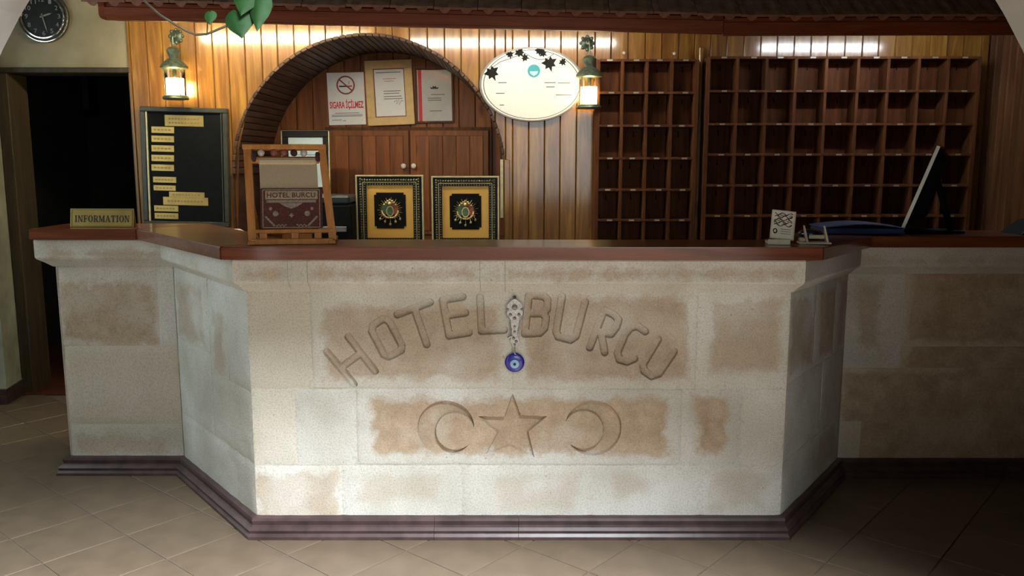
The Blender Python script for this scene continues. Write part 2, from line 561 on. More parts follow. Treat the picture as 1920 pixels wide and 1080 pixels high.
def text_geo(s, size, extrude=0.0006, bold=0.0, align='CENTER', sx=1.0):
    """lettering lying in the xz plane, centred on the origin and facing -y"""
    cu = bpy.data.curves.new('t', 'FONT')
    cu.body = s
    cu.size = size
    cu.align_x = align
    cu.align_y = 'CENTER'
    cu.extrude = extrude
    cu.offset = bold
    cu.resolution_u = 3
    o = bpy.data.objects.new('t', cu)
    COL.objects.link(o)
    dg = bpy.context.evaluated_depsgraph_get()
    me = bpy.data.meshes.new_from_object(o.evaluated_get(dg))
    vs = [(p.co.x * sx, -p.co.z, p.co.y) for p in me.vertices]
    fs = [tuple(q.vertices) for q in me.polygons]
    bpy.data.objects.remove(o, do_unlink=True)
    bpy.data.curves.remove(cu)
    bpy.data.meshes.remove(me)
    xs = [q[0] for q in vs]
    zs = [q[2] for q in vs]
    cx, cz = (min(xs) + max(xs)) / 2, (min(zs) + max(zs)) / 2
    return [(x - cx, y, z - cz) for x, y, z in vs], fs, max(xs) - min(xs), max(zs) - min(zs)


def put_text(g, s, wdt, hgt, M, bold=0.0, extrude=0.0006):
    vs, fs, w0, h0 = text_geo(s, 0.1, extrude, bold)
    g.add([(x * wdt / w0, y, z * hgt / h0) for x, y, z in vs], fs, M)


# ================================================================== THE SETTING
Y_WALL = 2.0          # face of the panelled back wall
Y_ALC = 2.75          # back of the arched recess
XR = P(1842, 260, Y_WALL).x
XL_PANEL = P(240, 40, Y_WALL).x

# ---- floor
floor = sgroup('floor', 'beige ceramic tile floor laid diagonally in front of the counter')
G().box(-3.6, 3.6, -5.8, 1.93, -0.06, -0.004).build('grout_bed', GROUT, floor)
TA = math.radians(-40.5)
ex = Vector((math.cos(TA), math.sin(TA)))
ey = Vector((-math.sin(TA), math.cos(TA)))
TS = 0.297
face_pts = [(-1.985, 1.2), (-1.985, 0.65), (-1.475, 0.65), (-0.955, 0.0), (1.004, 0.0), (1.452, 0.62), (XR - .006, 0.62)]


def in_counter(x, y, m=0.0):
    if x < -1.985 + m or y < m:
        return False
    if x < -1.475:
        return y > 0.65 + m
    if x < -0.955:
        return y > (0.65 * (-0.955 - x) / 0.52) + m
    if x < 1.004:
        return y > m
    if x < 1.452:
        return y > 0.62 * (x - 1.004) / 0.448 + m
    return y > 0.62 + m


tile_me = None
rest = G()
ntile = 0
O1, O2 = -0.05, -0.09      # measured grout lines: across ey, across ex
for i in range(-26, 27):
    for j in range(-26, 27):
        c = ey * (O1 + (i + 0.5) * TS) + ex * (-O2 + (j + 0.5) * TS)
        if not (-3.4 < c.x < 3.4 and -5.5 < c.y < 1.8):
            continue
        if in_counter(c.x, c.y, 0.3):
            continue
        vis = False
        if c.y > CAM.y + 0.6:
            for a, b2 in ((0, 0), (.5, .5), (-.5, -.5), (.5, -.5), (-.5, .5)):
                q = c + ex * TS * a * .95 + ey * TS * b2 * .95
                if in_counter(q.x, q.y):
                    continue
                px, py, dz = proj((q.x, q.y, 0))
                if dz > 0 and -5 < px < 1925 and py < 1085:
                    vis = True
        h = TS / 2 - 0.0022
        g = G().box(-h, h, -h, h, -0.012, 0.0, Matrix.Translation((c.x, c.y, 0)) @ Matrix.Rotation(TA, 4, 'Z'), bev=0.0016)
        if vis:
            if tile_me is None:
                gg = G().box(-h, h, -h, h, -0.012, 0.0, bev=0.0016)
                o = gg.build('floor_tile', TILE, floor)
                tile_me = o.data
            else:
                o = bpy.data.objects.new('floor_tile', tile_me)
                COL.objects.link(o)
                o.parent = floor
            o.location = (c.x, c.y, rng.uniform(-0.0006, 0.0006))
            o.rotation_euler = (0, 0, TA)
            ntile += 1
        else:
            rest.v += []
            k = len(rest.v)
            rest.v += g.v
            rest.f += [tuple(a + k for a in q) for q in g.f]
ro = rest.build('tile_field', TILE, floor)
ro['kind'] = 'stuff'

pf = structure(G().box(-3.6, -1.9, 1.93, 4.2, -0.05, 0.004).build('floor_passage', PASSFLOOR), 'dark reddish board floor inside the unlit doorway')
structure(G().box(-1.9, 3.6, 1.93, 3.0, -0.05, -0.004).build('floor_recess', PASSFLOOR), 'board floor under the panelled wall')

# ---- lobby shell behind the camera
structure(G().box(-3.6, -3.45, -5.8, -1.55, 0, 3.9).build('wall_lobby_left', LOBBY), 'plain plaster wall on the left of the lobby')
structure(G().box(3.45, 3.6, -5.8, 3.0, 0, 3.9).build('wall_lobby_right', LOBBY), 'plain plaster wall on the right of the lobby')
wl = G()
wl.box(-3.6, 3.6, -5.75, -5.6, 0, WIN[2])
wl.box(-3.6, 3.6, -5.75, -5.6, WIN[3], 3.9)
wl.box(-3.6, WIN[0], -5.75, -5.6, WIN[2], WIN[3])
wl.box(WIN[1], 3.6, -5.75, -5.6, WIN[2], WIN[3])
structure(wl.build('wall_lobby_back', LOBBY), 'plaster wall with the wide lobby window')
win = sgroup('window_1', 'wide lobby window behind the viewer')
for i in range(5):
    x = WIN[0] + (WIN[1] - WIN[0]) * i / 4
    G().box(x - .025, x + .025, -5.70, -5.63, WIN[2], WIN[3]).build('mullion', JAMB, win)
for z in (WIN[2], WIN[3]):
    G().box(WIN[0], WIN[1], -5.71, -5.62, z - .03, z + .03).build('rail', JAMB, win)
for i in range(4):
    x = WIN[0] + (WIN[1] - WIN[0]) * i / 4
    G().box(x + .025, x + (WIN[1] - WIN[0]) / 4 - .025, -5.67, -5.664, WIN[2] + .03, WIN[3] - .03).build('pane', PANE, win)
cl = G()
cl.box(-3.6, 3.6, -5.8, SKY[2], 3.8, 3.9)
cl.box(-3.6, 3.6, SKY[3], -1.15, 3.8, 3.9)
cl.box(-3.6, SKY[0], SKY[2], SKY[3], 3.8, 3.9)
cl.box(SKY[1], 3.6, SKY[2], SKY[3], 3.8, 3.9)
structure(cl.build('ceiling_lobby', LOBBY), 'plaster lobby ceiling with a roof light')
win2 = sgroup('window_2', 'roof light in the lobby ceiling')
for x in (SKY[0], (SKY[0] + SKY[1]) / 2, SKY[1]):
    G().box(x - .025, x + .025, SKY[2], SKY[3], 3.82, 3.88).build('bar', JAMB, win2)
for k in range(2):
    x = SKY[0] + (SKY[1] - SKY[0]) * k / 2
    G().box(x + .025, x + (SKY[1] - SKY[0]) / 2 - .025, SKY[2], SKY[3], 3.85, 3.856).build('pane', PANE, win2)
structure(G().box(-3.6, 3.6, -1.15, 4.3, 2.78, 2.9).build('ceiling', LOBBY), 'low plaster ceiling over the reception')

# ---- stone arch in the foreground
AY0, AY1 = -1.55, -1.2
_ap = [P(a, b, AY1) for a, b in ((53, 0), (32, 44), (0, 104), (1865, 0), (1897, 50), (1920, 100))]
_sol = np.linalg.lstsq(np.array([[2 * q.x, 2 * q.z, 1] for q in _ap]), np.array([q.x ** 2 + q.z ** 2 for q in _ap]), rcond=None)[0]
ac = Vector((_sol[0], AY1, _sol[1]))
AR = math.sqrt(_sol[2] + _sol[0] ** 2 + _sol[1] ** 2)
print('ARCH', ac, AR)
arch_poly = [(-3.45, 0), (ac.x - AR, 0)]
for i in range(49):
    a = PI - PI * i / 48
    arch_poly.append((ac.x + AR * math.cos(a), ac.z + AR * math.sin(a)))
arch_poly += [(ac.x + AR, 0), (3.45, 0), (3.45, 3.9), (-3.45, 3.9)]
ga = G()
inner = [(ac.x - AR, 0)] + arch_poly[2:51] + [(ac.x + AR, 0)]
for k in range(len(inner) - 1):
    (x0, z0), (x1, z1) = inner[k], inner[k + 1]
    for y in (AY0, AY1):
        if abs(x1 - x0) > 1e-5:
            ga.add([(x0, y, z0), (x1, y, z1), (x1, y, 3.9), (x0, y, 3.9)], [(0, 1, 2, 3)])
    ga.add([(x0, AY0, z0), (x1, AY0, z1), (x1, AY1, z1), (x0, AY1, z0)], [(0, 1, 2, 3)])
for s in (-1, 1):
    xi, xo = ac.x + s * AR, s * 3.45
    for y in (AY0, AY1):
        ga.add([(xi, y, 0), (xo, y, 0), (xo, y, 3.9), (xi, y, 3.9)], [(0, 1, 2, 3)])
structure(ga.build('wall_arch', ARCHSTONE), 'pale stone arch framing the view of the reception')

# ---- left wall of the reception with its side window, pillar, door wall
wl = G()
wl.box(-3.6, -3.45, -1.55, SIDE[0], 0, 2.9)
wl.box(-3.6, -3.45, SIDE[1], 2.0, 0, 2.9)
wl.box(-3.6, -3.45, SIDE[0], SIDE[1], 0, SIDE[2])
wl.box(-3.6, -3.45, SIDE[0], SIDE[1], SIDE[3], 2.9)
structure(wl.build('wall_left', PLASTER_DK), 'grey green plaster wall left of the reception')
win3 = sgroup('window_3', 'side window in the left wall')
for y in (SIDE[0], (SIDE[0] + SIDE[1]) / 2, SIDE[1]):
    G().box(-3.57, -3.5, y - .025, y + .025, SIDE[2], SIDE[3]).build('mullion', JAMB, win3)
for k in range(2):
    y = SIDE[0] + (SIDE[1] - SIDE[0]) * k / 2
    G().box(-3.54, -3.534, y + .025, y + (SIDE[1] - SIDE[0]) / 2 - .025, SIDE[2], SIDE[3]).build('pane', PANE, win3)

xd0 = P(46, 738, Y_WALL).x           # left edge of the door opening
xd1 = XL_PANEL
zd = P(120, 137, Y_WALL).z
structure(G().box(-3.45, xd1, Y_WALL, Y_WALL + .18, zd + .03, 2.78).build('wall_door', PLASTER), 'mottled tan plaster above the dark doorway')
pil = G()
xp = P(14, 745, 1.76).x
pil.slab([(-3.45, 1.76), (xp, 1.76), (xd0 - .005, 2.0), (xd0 - .005, 2.18), (-3.45, 2.18)], 0, zd + .03)
structure(pil.build('wall_pillar', PLASTER_DK), 'grey green plaster pillar beside the dark doorway')
bb = G()
for (z0, z1, o) in ((0, .05, .035), (.05, .085, .022)):
    bb.slab([(-3.45, 1.76 - o), (xp + o * .4, 1.76 - o), (xd0 + o * .75, 2.0 - o * .3), (xd0, 2.0), (xp, 1.76), (-3.45, 1.76)], z0, z1)
structure(bb.build('baseboard_pillar', PLINTH), 'dark moulded skirting around the left pillar')
door = sgroup('door_1', 'open doorway with a weathered wooden frame and no door')
G().box(xd0, xd0 + .065, Y_WALL - .015, Y_WALL + .19, 0, zd, bev=.004).build('door_jamb', JAMB, door)
G().box(xd1 - .03, xd1 - .002, Y_WALL + .02, Y_WALL + .19, 0, zd, bev=.004).build('door_jamb', JAMB, door)
G().box(xd0 - .04, xd1 - .002, Y_WALL - .02, Y_WALL + .19, zd, zd + .03, bev=.004).build('door_head', JAMB, door)
dk = G()
dk.box(-3.6, -1.85, 4.1, 4.2, 0, 2.78)
dk.box(-3.6, -3.5, 2.18, 4.2, 0, 2.78)
dk.box(-1.95, -1.85, 2.2, 4.2, 0, 2.78)
structure(dk.build('wall_passage', DARKROOM), 'walls coloured near black for the shade of the unlit room beyond the doorway')
pc = P(117, 165, 4.05)
pic = thing('wall_picture', 'dim framed picture hanging in the unlit room past the doorway', 'picture', (pc.x, 4.09, pc.z - .25))
for a in ((-.26, .26, .17, .23), (-.26, .26, -.23, -.17), (-.26, -.20, -.17, .17), (.20, .26, -.17, .17)):
    G().box(pc.x + a[0], pc.x + a[1], 4.06, 4.1, pc.z + a[2], pc.z + a[3]).build('frame_bar', BLACKMATT, pic)
G().box(pc.x - .2, pc.x + .2, 4.075, 4.1, pc.z - .17, pc.z + .17).build('picture_sheet', plain('dim_print', (.05, .06, .075), .6), pic)

# ---- panelled back wall with arched recess
wb = sgroup('wall_back', 'wall of upright varnished pine boards behind the reception')
cA = P(693, 327, Y_WALL)
RA = (P(948, 327, Y_WALL).x - P(438, 327, Y_WALL).x) / 2
ZF = 0.89             # top of the back counter, which is also the floor of the recess
ZTOP = 2.78


def arch_z(x):
    d = RA * RA - (x - cA.x) ** 2
    return cA.z + math.sqrt(d) if d > 0 else ZF


plank_me = {}
pw = 0.0965
edges = []
x = XL_PANEL
while x < XR - 0.01:
    edges.append(x)
    x += pw * random.uniform(0.93, 1.07)
edges.append(XR)
al, ar = cA.x - RA, cA.x + RA
edges = [e for e in edges if abs(e - al) > .02 and abs(e - ar) > .02] + [al, ar]
edges.sort()


def plank(parent, x0, x1, zlow0, ztop, y, mat, curved=False):
    """one tongue and groove board with chamfered long edges, face at y"""
    g = G()
    b = 0.005
    n = 5 if curved else 1
    xs = [x0 + .0008, x0 + b] + [x0 + b + (x1 - x0 - 2 * b) * i / n for i in range(1, n)] + [x1 - b, x1 - .0008]
    ys = [y + .007] + [y] * (len(xs) - 2) + [y + .007]
    lo = [arch_z(q) if curved else zlow0 for q in xs]
    m = len(xs)
    vs = [(xs[i], ys[i], lo[i]) for i in range(m)] + [(xs[i], ys[i], ztop) for i in range(m)]
    fs = [(i, i + 1, m + i + 1, m + i) for i in range(m - 1)]
    k = len(vs)
    vs += [(xs[0], y + .016, lo[0]), (xs[-1], y + .016, lo[-1]), (xs[-1], y + .016, ztop), (xs[0], y + .016, ztop)]
    fs += [(0, m, k + 3, k), (m - 1, k + 1, k + 2, 2 * m - 1)]
    fs += [tuple(list(range(m)) + [k + 1, k]), tuple(list(range(2 * m - 1, m - 1, -1)) + [k + 3, k + 2])]
    g.add(vs, fs)
    return g.build('wall_board', mat, parent)


for a, b2 in zip(edges[:-1], edges[1:]):
    mid = (a + b2) / 2
    if al < mid < ar:
        plank(wb, a, b2, 0, ZTOP, Y_WALL, PINE, True)
    else:
        plank(wb, a, b2, 0.0, ZTOP, Y_WALL, PINE)
bk = G()
bk.box(XL_PANEL, al, Y_WALL + .0165, Y_WALL + .05, 0, ZTOP)
bk.box(ar, XR + .07, Y_WALL + .0165, Y_WALL + .05, 0, ZTOP)
for i in range(40):
    x0, x1 = al + (ar - al) * i / 40, al + (ar - al) * (i + 1) / 40
    bk.add([(x0, Y_WALL + .018, arch_z(x0)), (x1, Y_WALL + .018, arch_z(x1)), (x1, Y_WALL + .018, ZTOP), (x0, Y_WALL + .018, ZTOP)], [(0, 1, 2, 3)])
bk.build('backing_panel', PINE_DK, wb)
G().box(XL_PANEL - .012, XL_PANEL + .001, Y_WALL - .008, Y_WALL + .15, 0, ZTOP).build('edge_trim', PINE, wb)

alc = sgroup('wall_alcove', 'arched recess in the panelling, its curve lined with narrow dark slats')
ns = 64
for i in range(ns):
    t0, t1 = PI * i / ns, PI * (i + 1) / ns
    am = (t0 + t1) / 2
    hw = RA * (t1 - t0) / 2 - .0018
    M = Matrix.Translation((cA.x, 0, cA.z)) @ Matrix.Rotation(-(am - PI / 2), 4, 'Y')
    y0 = Y_WALL - .012 - rng.uniform(0, .006)
    G().box(-hw, hw, y0, Y_ALC, RA - .014, RA + .004, M, bev=.003).build('slat', SLATWOOD, alc)
for s in (-1, 1):
    xx = cA.x + s * RA
    G().box(min(xx, xx + s * .012), max(xx, xx + s * .012), Y_WALL - .01, Y_ALC, ZF, cA.z).build('side_board', SLATWOOD, alc)
xa = al - .02
while xa < ar + .02:
    plank(alc, xa, xa + .108, ZF, cA.z + RA + .03, Y_ALC, DOORWOOD)
    xa += .108
sh = G()
sh.add([(cA.x + (RA + .02) * math.cos(PI * i / 32), yy, cA.z + (RA + .02) * math.sin(PI * i / 32)) for yy in (Y_WALL + .03, Y_ALC + .03) for i in range(33)],
       [(i, i + 1, i + 34, i + 33) for i in range(32)])
sh.build('vault_shell', PINE_DK, alc)
G().box(al - .05, ar + .05, Y_ALC + .017, Y_ALC + .05, 0, cA.z + RA + .1).build('backing_panel', PINE_DK, alc)
# pale upright strip on the right edge of the recess
t0, t1 = P(938, 299, Y_WALL - .02), P(944, 408, Y_WALL - .02)
G().box(t0.x, t0.x + .017, Y_WALL - .03, Y_WALL - .004, t1.z, t0.z).build('edge_strip', GOLDLIP, alc)
G().box(t0.x + .022, t0.x + .055, Y_WALL - .02, Y_WALL - .002, t1.z - .2, t0.z, bev=.004).build('edge_board', PINE, alc)

# ---- right side wall of narrow boards
wr = sgroup('wall_right', 'dark side wall of narrow upright boards at the right')
yy = Y_WALL
while yy > 0.45:
    g = G().box(XR, XR + .02, yy - .07, yy - .003, 0, ZTOP, bev=.006)
    g.build('wall_board', PINE_DK, wr)
    yy -= .07
G().box(XR + .02, XR + .06, -1.2, Y_WALL + .05, 0, ZTOP).build('backing_panel', PINE_DK, wr)
structure(G().box(XR + .06, 3.45, 0.45, 0.5, 0, ZTOP).build('wall_corner', LOBBY), 'plaster return wall at the far right')

# ================================================================== RECEPTION COUNTER
counter = thing('reception_counter', 'carved pale stone reception counter with angled ends', 'counter', (0, 0, 0))
pts = [Vector(p) for p in face_pts]
segn = []
for a, b2 in zip(pts[:-1], pts[1:]):
    d = (b2 - a).normalized()
    segn.append(Vector((d.y, -d.x)))
mit = [segn[0]]
for n0, n1 in zip(segn[:-1], segn[1:]):
    mit.append((n0 + n1) / (1 + n0.dot(n1)))
mit.append(segn[-1])
ZC = {1: 1.058, 2: 1.058, 3: 1.049, 4: 1.047, 5: 1.03, 6: 1.03}      # underside of the worktop along the run
ztop_at = [1.058, 1.058, 1.058, 1.048, 1.045, 1.03, 1.03]

core = [(p - mit[i] * .024) for i, p in enumerate(pts)]
core_poly = [(q.x, q.y) for q in core] + [(XR - .006, 0.9), (1.3, .9), (.9, .2), (-.85, .2), (-1.35, 1.2)]
G().slab(core_poly, 0.0, 1.045, [0.01, .01, .01, 0, 0, -.018, -.018, -.018, -.018, 0, 0, .01]).build('mortar_core', MORTAR, counter)


def smooth_noise(nu, nv, cell_u, cell_v, amp):
    a = rng.uniform(-1, 1, (nv // cell_v + 3, nu // cell_u + 3))
    yi = np.arange(nv) / cell_v
    xi = np.arange(nu) / cell_u
    y0 = yi.astype(int)
    x0 = xi.astype(int)
    fy = (yi - y0)[:, None]
    fx = (xi - x0)[None, :]
    fy = fy * fy * (3 - 2 * fy)
    fx = fx * fx * (3 - 2 * fx)
    q = (a[np.ix_(y0, x0)] * (1 - fx) + a[np.ix_(y0, x0 + 1)] * fx) * (1 - fy) + (a[np.ix_(y0 + 1, x0)] * (1 - fx) + a[np.ix_(y0 + 1, x0 + 1)] * fx) * fy
    return q * amp


def stone_block(seg, u0, u1, z0, z1, heart=None, bare=1.0, warm=0.0, res=0.02, carve=None, proud=0.0, gap=0.002):
    """block of masonry on segment seg of the counter face; heart = bare tan area (u0, u1, z0, z1)"""
    A, B = pts[seg], pts[seg + 1]
    d = (B - A).normalized()
    n = segn[seg]
    u0 += gap
    u1 -= gap
    z0 += gap
    z1 -= gap
    nu = max(4, int(round((u1 - u0) / res)) + 1)
    nv = max(4, int(round((z1 - z0) / res)) + 1)
    us = np.linspace(u0, u1, nu)
    zs = np.linspace(z0, z1, nv)
    UU, ZZ = np.meshgrid(us, zs)
    cell = max(2, int(.05 / res))
    H = smooth_noise(nu, nv, cell, cell, .0014) + smooth_noise(nu, nv, max(2, cell // 3), max(2, cell // 3), .0005)
    dist = np.minimum(np.minimum(UU - u0, u1 - UU), np.minimum(ZZ - z0, z1 - ZZ))
    H -= .003 * np.exp(-dist / .006)
    H += proud
    if carve is not None:
        H -= carve(A.x + UU * d.x, ZZ)
    X = A.x + UU * d.x + H * n.x
    Yv = A.y + UU * d.y + H * n.y
    V = np.stack([X, Yv, ZZ], -1).reshape(-1, 3)
    ii = np.arange(nu * nv).reshape(nv, nu)
    q = np.stack([ii[:-1, :-1], ii[:-1, 1:], ii[1:, 1:], ii[1:, :-1]], -1).reshape(-1, 4)
    ring = np.concatenate([ii[0, :], ii[1:, -1], ii[-1, -2::-1], ii[-2:0:-1, 0]])
    nb = len(ring)
    k = len(V)
    r2 = np.arange(nb)
    ru, rz_ = UU.reshape(-1)[ring], ZZ.reshape(-1)[ring]
    backs = []
    for dep, grow in ((-.0035, 0), (-.0035, gap * 1.02)):      # side of the joint, then its mortar bed
        qu = ru + np.where(ru <= u0 + 1e-6, -grow, np.where(ru >= u1 - 1e-6, grow, 0))
        qz = rz_ + np.where(rz_ <= z0 + 1e-6, -grow, np.where(rz_ >= z1 - 1e-6, grow, 0))
        backs.append(np.stack([A.x + qu * d.x + dep * n.x, A.y + qu * d.y + dep * n.y, qz], -1))
    back = np.concatenate(backs)
    side = np.concatenate([np.stack([ring, ring[(r2 + 1) % nb], k + (r2 + 1) % nb, k + r2], -1),
                           np.stack([k + r2, k + (r2 + 1) % nb, k + nb + (r2 + 1) % nb, k + nb + r2], -1)])
    me = bpy.data.meshes.new('stone_block')
    me.from_pydata(np.concatenate([V, back]).tolist(), [], np.concatenate([q, side[:, ::-1]]).tolist())
    uvl = me.uv_layers.new(name='face')
    uu = np.concatenate([UU.reshape(-1), ru, ru])
    zz = np.concatenate([ZZ.reshape(-1), rz_, rz_])
    li = np.empty(len(me.loops), dtype=np.int32)
    me.loops.foreach_get('vertex_index', li)
    uvl.data.foreach_set('uv', np.stack([uu[li], zz[li]], -1).astype(np.float32).reshape(-1))
    me.materials.append(STONE)
    if carve is None:
        me.shade_smooth()
        me.set_sharp_from_angle(angle=math.radians(35))
    o = bpy.data.objects.new('stone_block', me)
    COL.objects.link(o)
    o.parent = counter
    h = heart or (u0, u0, z0, z0)
    o['heart_left'], o['heart_right'], o['heart_low'], o['heart_high'] = [float(t) for t in h]
    o['bare'] = float(bare if heart else 0.0)
    o['warm'] = float(warm)
    return o


def fx(px, v=640):
    return P(px, v, 0).x


def fz(v):
    return P(960, v, 0).z


# carved strokes, measured on the face (photo pixels)
STROKES = {
    'H': [[(613, 660), (663, 720)], [(653, 632), (703, 696)], [(643, 687), (670, 667)]],
    'O': [[(697, 622), (699, 611), (712, 602), (721, 598), (730, 604), (753, 647), (752, 657), (740, 664), (728, 669), (720, 666), (697, 622)]],
    'T': [[(745, 590), (806, 567)], [(778, 582), (800, 646)]],
    'E': [[(830, 563), (867, 557)], [(830, 563), (842, 630)], [(837, 592), (872, 587)], [(842, 630), (879, 624)]],
    'L': [[(900, 558), (903, 621)], [(903, 621), (945, 619)]],
    'B': [[(992, 554), (984, 626)], [(992, 554), (1020, 556), (1027, 563), (1026, 580), (1018, 588), (989, 588)],
          [(1018, 588), (1024, 596), (1021, 616), (1012, 625), (984, 626)]],
    'U': [[(1054, 557), (1043, 622), (1047, 632), (1070, 638), (1080, 631), (1097, 567)]],
    'R': [[(1133, 582), (1106, 652)], [(1133, 582), (1152, 591), (1160, 600), (1156, 614), (1146, 627), (1126, 624)], [(1128, 628), (1134, 661)]],
    'C': [[(1210, 622), (1196, 612), (1183, 615), (1172, 628), (1158, 662), (1162, 675), (1176, 679), (1190, 673)]],
    'u': [[(1234, 637), (1206, 684), (1208, 696), (1222, 706), (1236, 701), (1264, 660)]],
}
SEGS = []
for k, polys in STROKES.items():
    for pl in polys:
        w3 = [P(px, py, 0) for px, py in pl]
        for a, b2 in zip(w3[:-1], w3[1:]):
            SEGS.append((a.x, a.z, b2.x, b2.z))
SR = 0.0138


def carve_letters(X, Z):
    D = np.full(X.shape, 9.0)
    for x0, z0, x1, z1 in SEGS:
        if max(x0, x1) + .05 < X.min() or min(x0, x1) - .05 > X.max():
            continue
        dx, dz = x1 - x0, z1 - z0
        L = dx * dx + dz * dz + 1e-12
        t = np.clip(((X - x0) * dx + (Z - z0) * dz) / L, 0, 1)
        D = np.minimum(D, np.hypot(X - x0 - t * dx, Z - z0 - t * dz))
    return .0165 * np.clip((SR - D) / .0018, 0, 1)


STAR = [P(*q, 0) for q in [(961, 738), (976, 779), (1026, 781), (990, 810), (1002, 858), (957, 836), (911, 851), (933, 811), (897, 781), (946, 782)]]
CRES = []
for (ox, oy, orr, ix, iy, irr) in ((836, 803, 53, 853, 809, 36), (1112, 803, 53, 1094, 806, 37)):
    a, b2 = P(ox, oy, 0), P(ix, iy, 0)
    CRES.append((a.x, a.z, P(ox + orr, oy, 0).x - a.x, b2.x, b2.z, P(ix + irr, iy, 0).x - b2.x))


def carve_star(X, Z):
    inside = np.zeros(X.shape, bool)
    D = np.full(X.shape, 9.0)
    m = len(STAR)
    for i in range(m):
        a, b2 = STAR[i], STAR[(i + 1) % m]
        cond = (a.z > Z) != (b2.z > Z)
        xx = (b2.x - a.x) * (Z - a.z) / (b2.z - a.z + 1e-12) + a.x
        inside ^= cond & (X < xx)
        dx, dz = b2.x - a.x, b2.z - a.z
        t = np.clip(((X - a.x) * dx + (Z - a.z) * dz) / (dx * dx + dz * dz), 0, 1)
        D = np.minimum(D, np.hypot(X - a.x - t * dx, Z - a.z - t * dz))
    S = np.where(inside, D, -D)
    for ox, oz, orr, ix, iz, irr in CRES:
        S = np.maximum(S, np.minimum(orr - np.hypot(X - ox, Z - oz), np.hypot(X - ix, Z - iz) - irr))
    return .017 * np.clip(S / .002, 0, 1)


x0f = pts[3].x
zA, zB, zC_, zD = fz(541), fz(729), fz(873), 0.0
LEN3 = pts[4].x - x0f


def fb(pxa, pxb, z0, z1, v, heart=None, **kw):
    ua = 0 if pxa is None else fx(pxa, v) - x0f
    ub = LEN3 if pxb is None else fx(pxb, v) - x0f
    hh = None
    if heart:
        hh = (fx(heart[0], v) - x0f, fx(heart[1], v) - x0f, fz(heart[3]), fz(heart[2]))
    return stone_block(3, ua, ub, z0, z1, hh, **kw)


fb(None, 583, zB, zA, 640, None, warm=.55)
fb(583, 961, zB, zA, 640, (602, 938, 572, 713), bare=.8, res=.0018, carve=carve_letters, warm=.2)
fb(961, 1308, zB, zA, 640, (984, 1294, 554, 714), bare=.85, res=.0018, carve=carve_letters, warm=.2)
fb(1308, None, zB, zA, 640, (1328, 1462, 562, 698), bare=.75, warm=.15)
fb(None, 554, zC_, zB, 800, None, warm=.45)
fb(554, 668, zC_, zB, 800, None, warm=0.0)
fb(668, 1278, zC_, zB, 800, (694, 1254, 746, 853), bare=1.0, res=.002, carve=carve_star)
fb(1278, 1390, zC_, zB, 800, (1300, 1366, 745, 850), bare=1.0)
fb(1390, None, zC_, zB, 800, None, warm=.1)
fb(None, 642, zD, zC_, 925, (478, 632, 884, 990), bare=.7, warm=.2)
fb(642, 866, zD, zC_, 925, (664, 822, 892, 940), bare=.35)
fb(866, 1108, zD, zC_, 925, (930, 1085, 892, 960), bare=.3)
fb(1108, 1312, zD, zC_, 925, (1150, 1262, 890, 935), bare=.35)
fb(1312, None, zD, zC_, 925, (1322, 1460, 884, 955), bare=.4)

# left wing (segment 1) and its end return (segment 0)
LW = pts[2].x - pts[1].x


def wz(v, y=.65):
    return P(300, v, y).z


stone_block(1, 0, LW - .075, wz(648), .936, (.0, LW - .09, wz(643), wz(530)), bare=.95, warm=.3)
stone_block(1, LW - .075, LW, wz(648), .936)
stone_block(1, 0, LW, wz(795), wz(648), None, warm=.65)
stone_block(1, 0, LW, 0, wz(795), (.03, LW - .06, wz(850), wz(815)), bare=.5, warm=.25)
stone_block(0, 0, .55, wz(648), .936, None, warm=.5)
stone_block(0, 0, .55, wz(795), wz(648), None, warm=.4)
stone_block(0, 0, .55, 0, wz(795), None, warm=.4)
# left angle (segment 2)
LA = (pts[3] - pts[2]).length
stone_block(2, 0, LA * .5, .62, .933, (.03, LA * .44, .64, .88), bare=.6)
stone_block(2, LA * .5, LA * .74, .55, .93, (LA * .56, LA * .70, .57, .82), bare=.6)
stone_block(2, LA * .74, LA, .55, .928)
stone_block(2, 0, LA * .5, .28, .62)
stone_block(2, LA * .5, LA, .28, .55, None, warm=.15)
stone_block(2, 0, LA, 0, .28)
# right angle (segment 4)
RB = (pts[5] - pts[4]).length
stone_block(4, 0, RB * .42, .58, .924, (.015, RB * .38, .60, .89), bare=.7)
stone_block(4, RB * .42, RB * .78, .58, .918, (RB * .5, RB * .76, .60, .88), bare=.8)
stone_block(4, RB * .78, RB, .58, .912, (RB * .85, RB * .97, .6, .89), bare=.7)
stone_block(4, 0, RB * .6, .28, .58)
stone_block(4, RB * .6, RB, .28, .58, None, warm=.3)
stone_block(4, 0, RB, 0, .28, (RB * .6, RB * .9, .1, .26), bare=.5)
# right wing (segment 5): tan hearts widened to paint in the brown cast of dim light
RW = pts[6].x - pts[5].x


def rx(px):
    return P(px, 640, .62).x - pts[5].x


rz = lambda v: P(1700, v, .62).z
stone_block(5, 0, rx(1690), rz(690), .91, (rx(1606), rx(1648), rz(650), rz(528)), bare=.7, warm=.1)
stone_block(5, rx(1690), RW, rz(650), .91, (rx(1700), rx(2050), rz(645), rz(505)), bare=1, warm=.9)
stone_block(5, 0, rx(1812), rz(790), rz(690), (rx(1586), rx(1830), rz(800), rz(694)), bare=1, warm=.9)
stone_block(5, rx(1690), RW, rz(690), rz(650), (rx(1700), rx(2050), rz(700), rz(640)), bare=1, warm=.9)
stone_block(5, rx(1812), RW, rz(790), rz(690), (rx(1800), rx(2050), rz(800), rz(680)), bare=1, warm=.9)
stone_block(5, 0, rx(1625), 0, rz(790), None, warm=.8)
stone_block(5, rx(1625), RW, 0, rz(790), (rx(1615), rx(2050), -.05, rz(780)), bare=1, warm=.9)


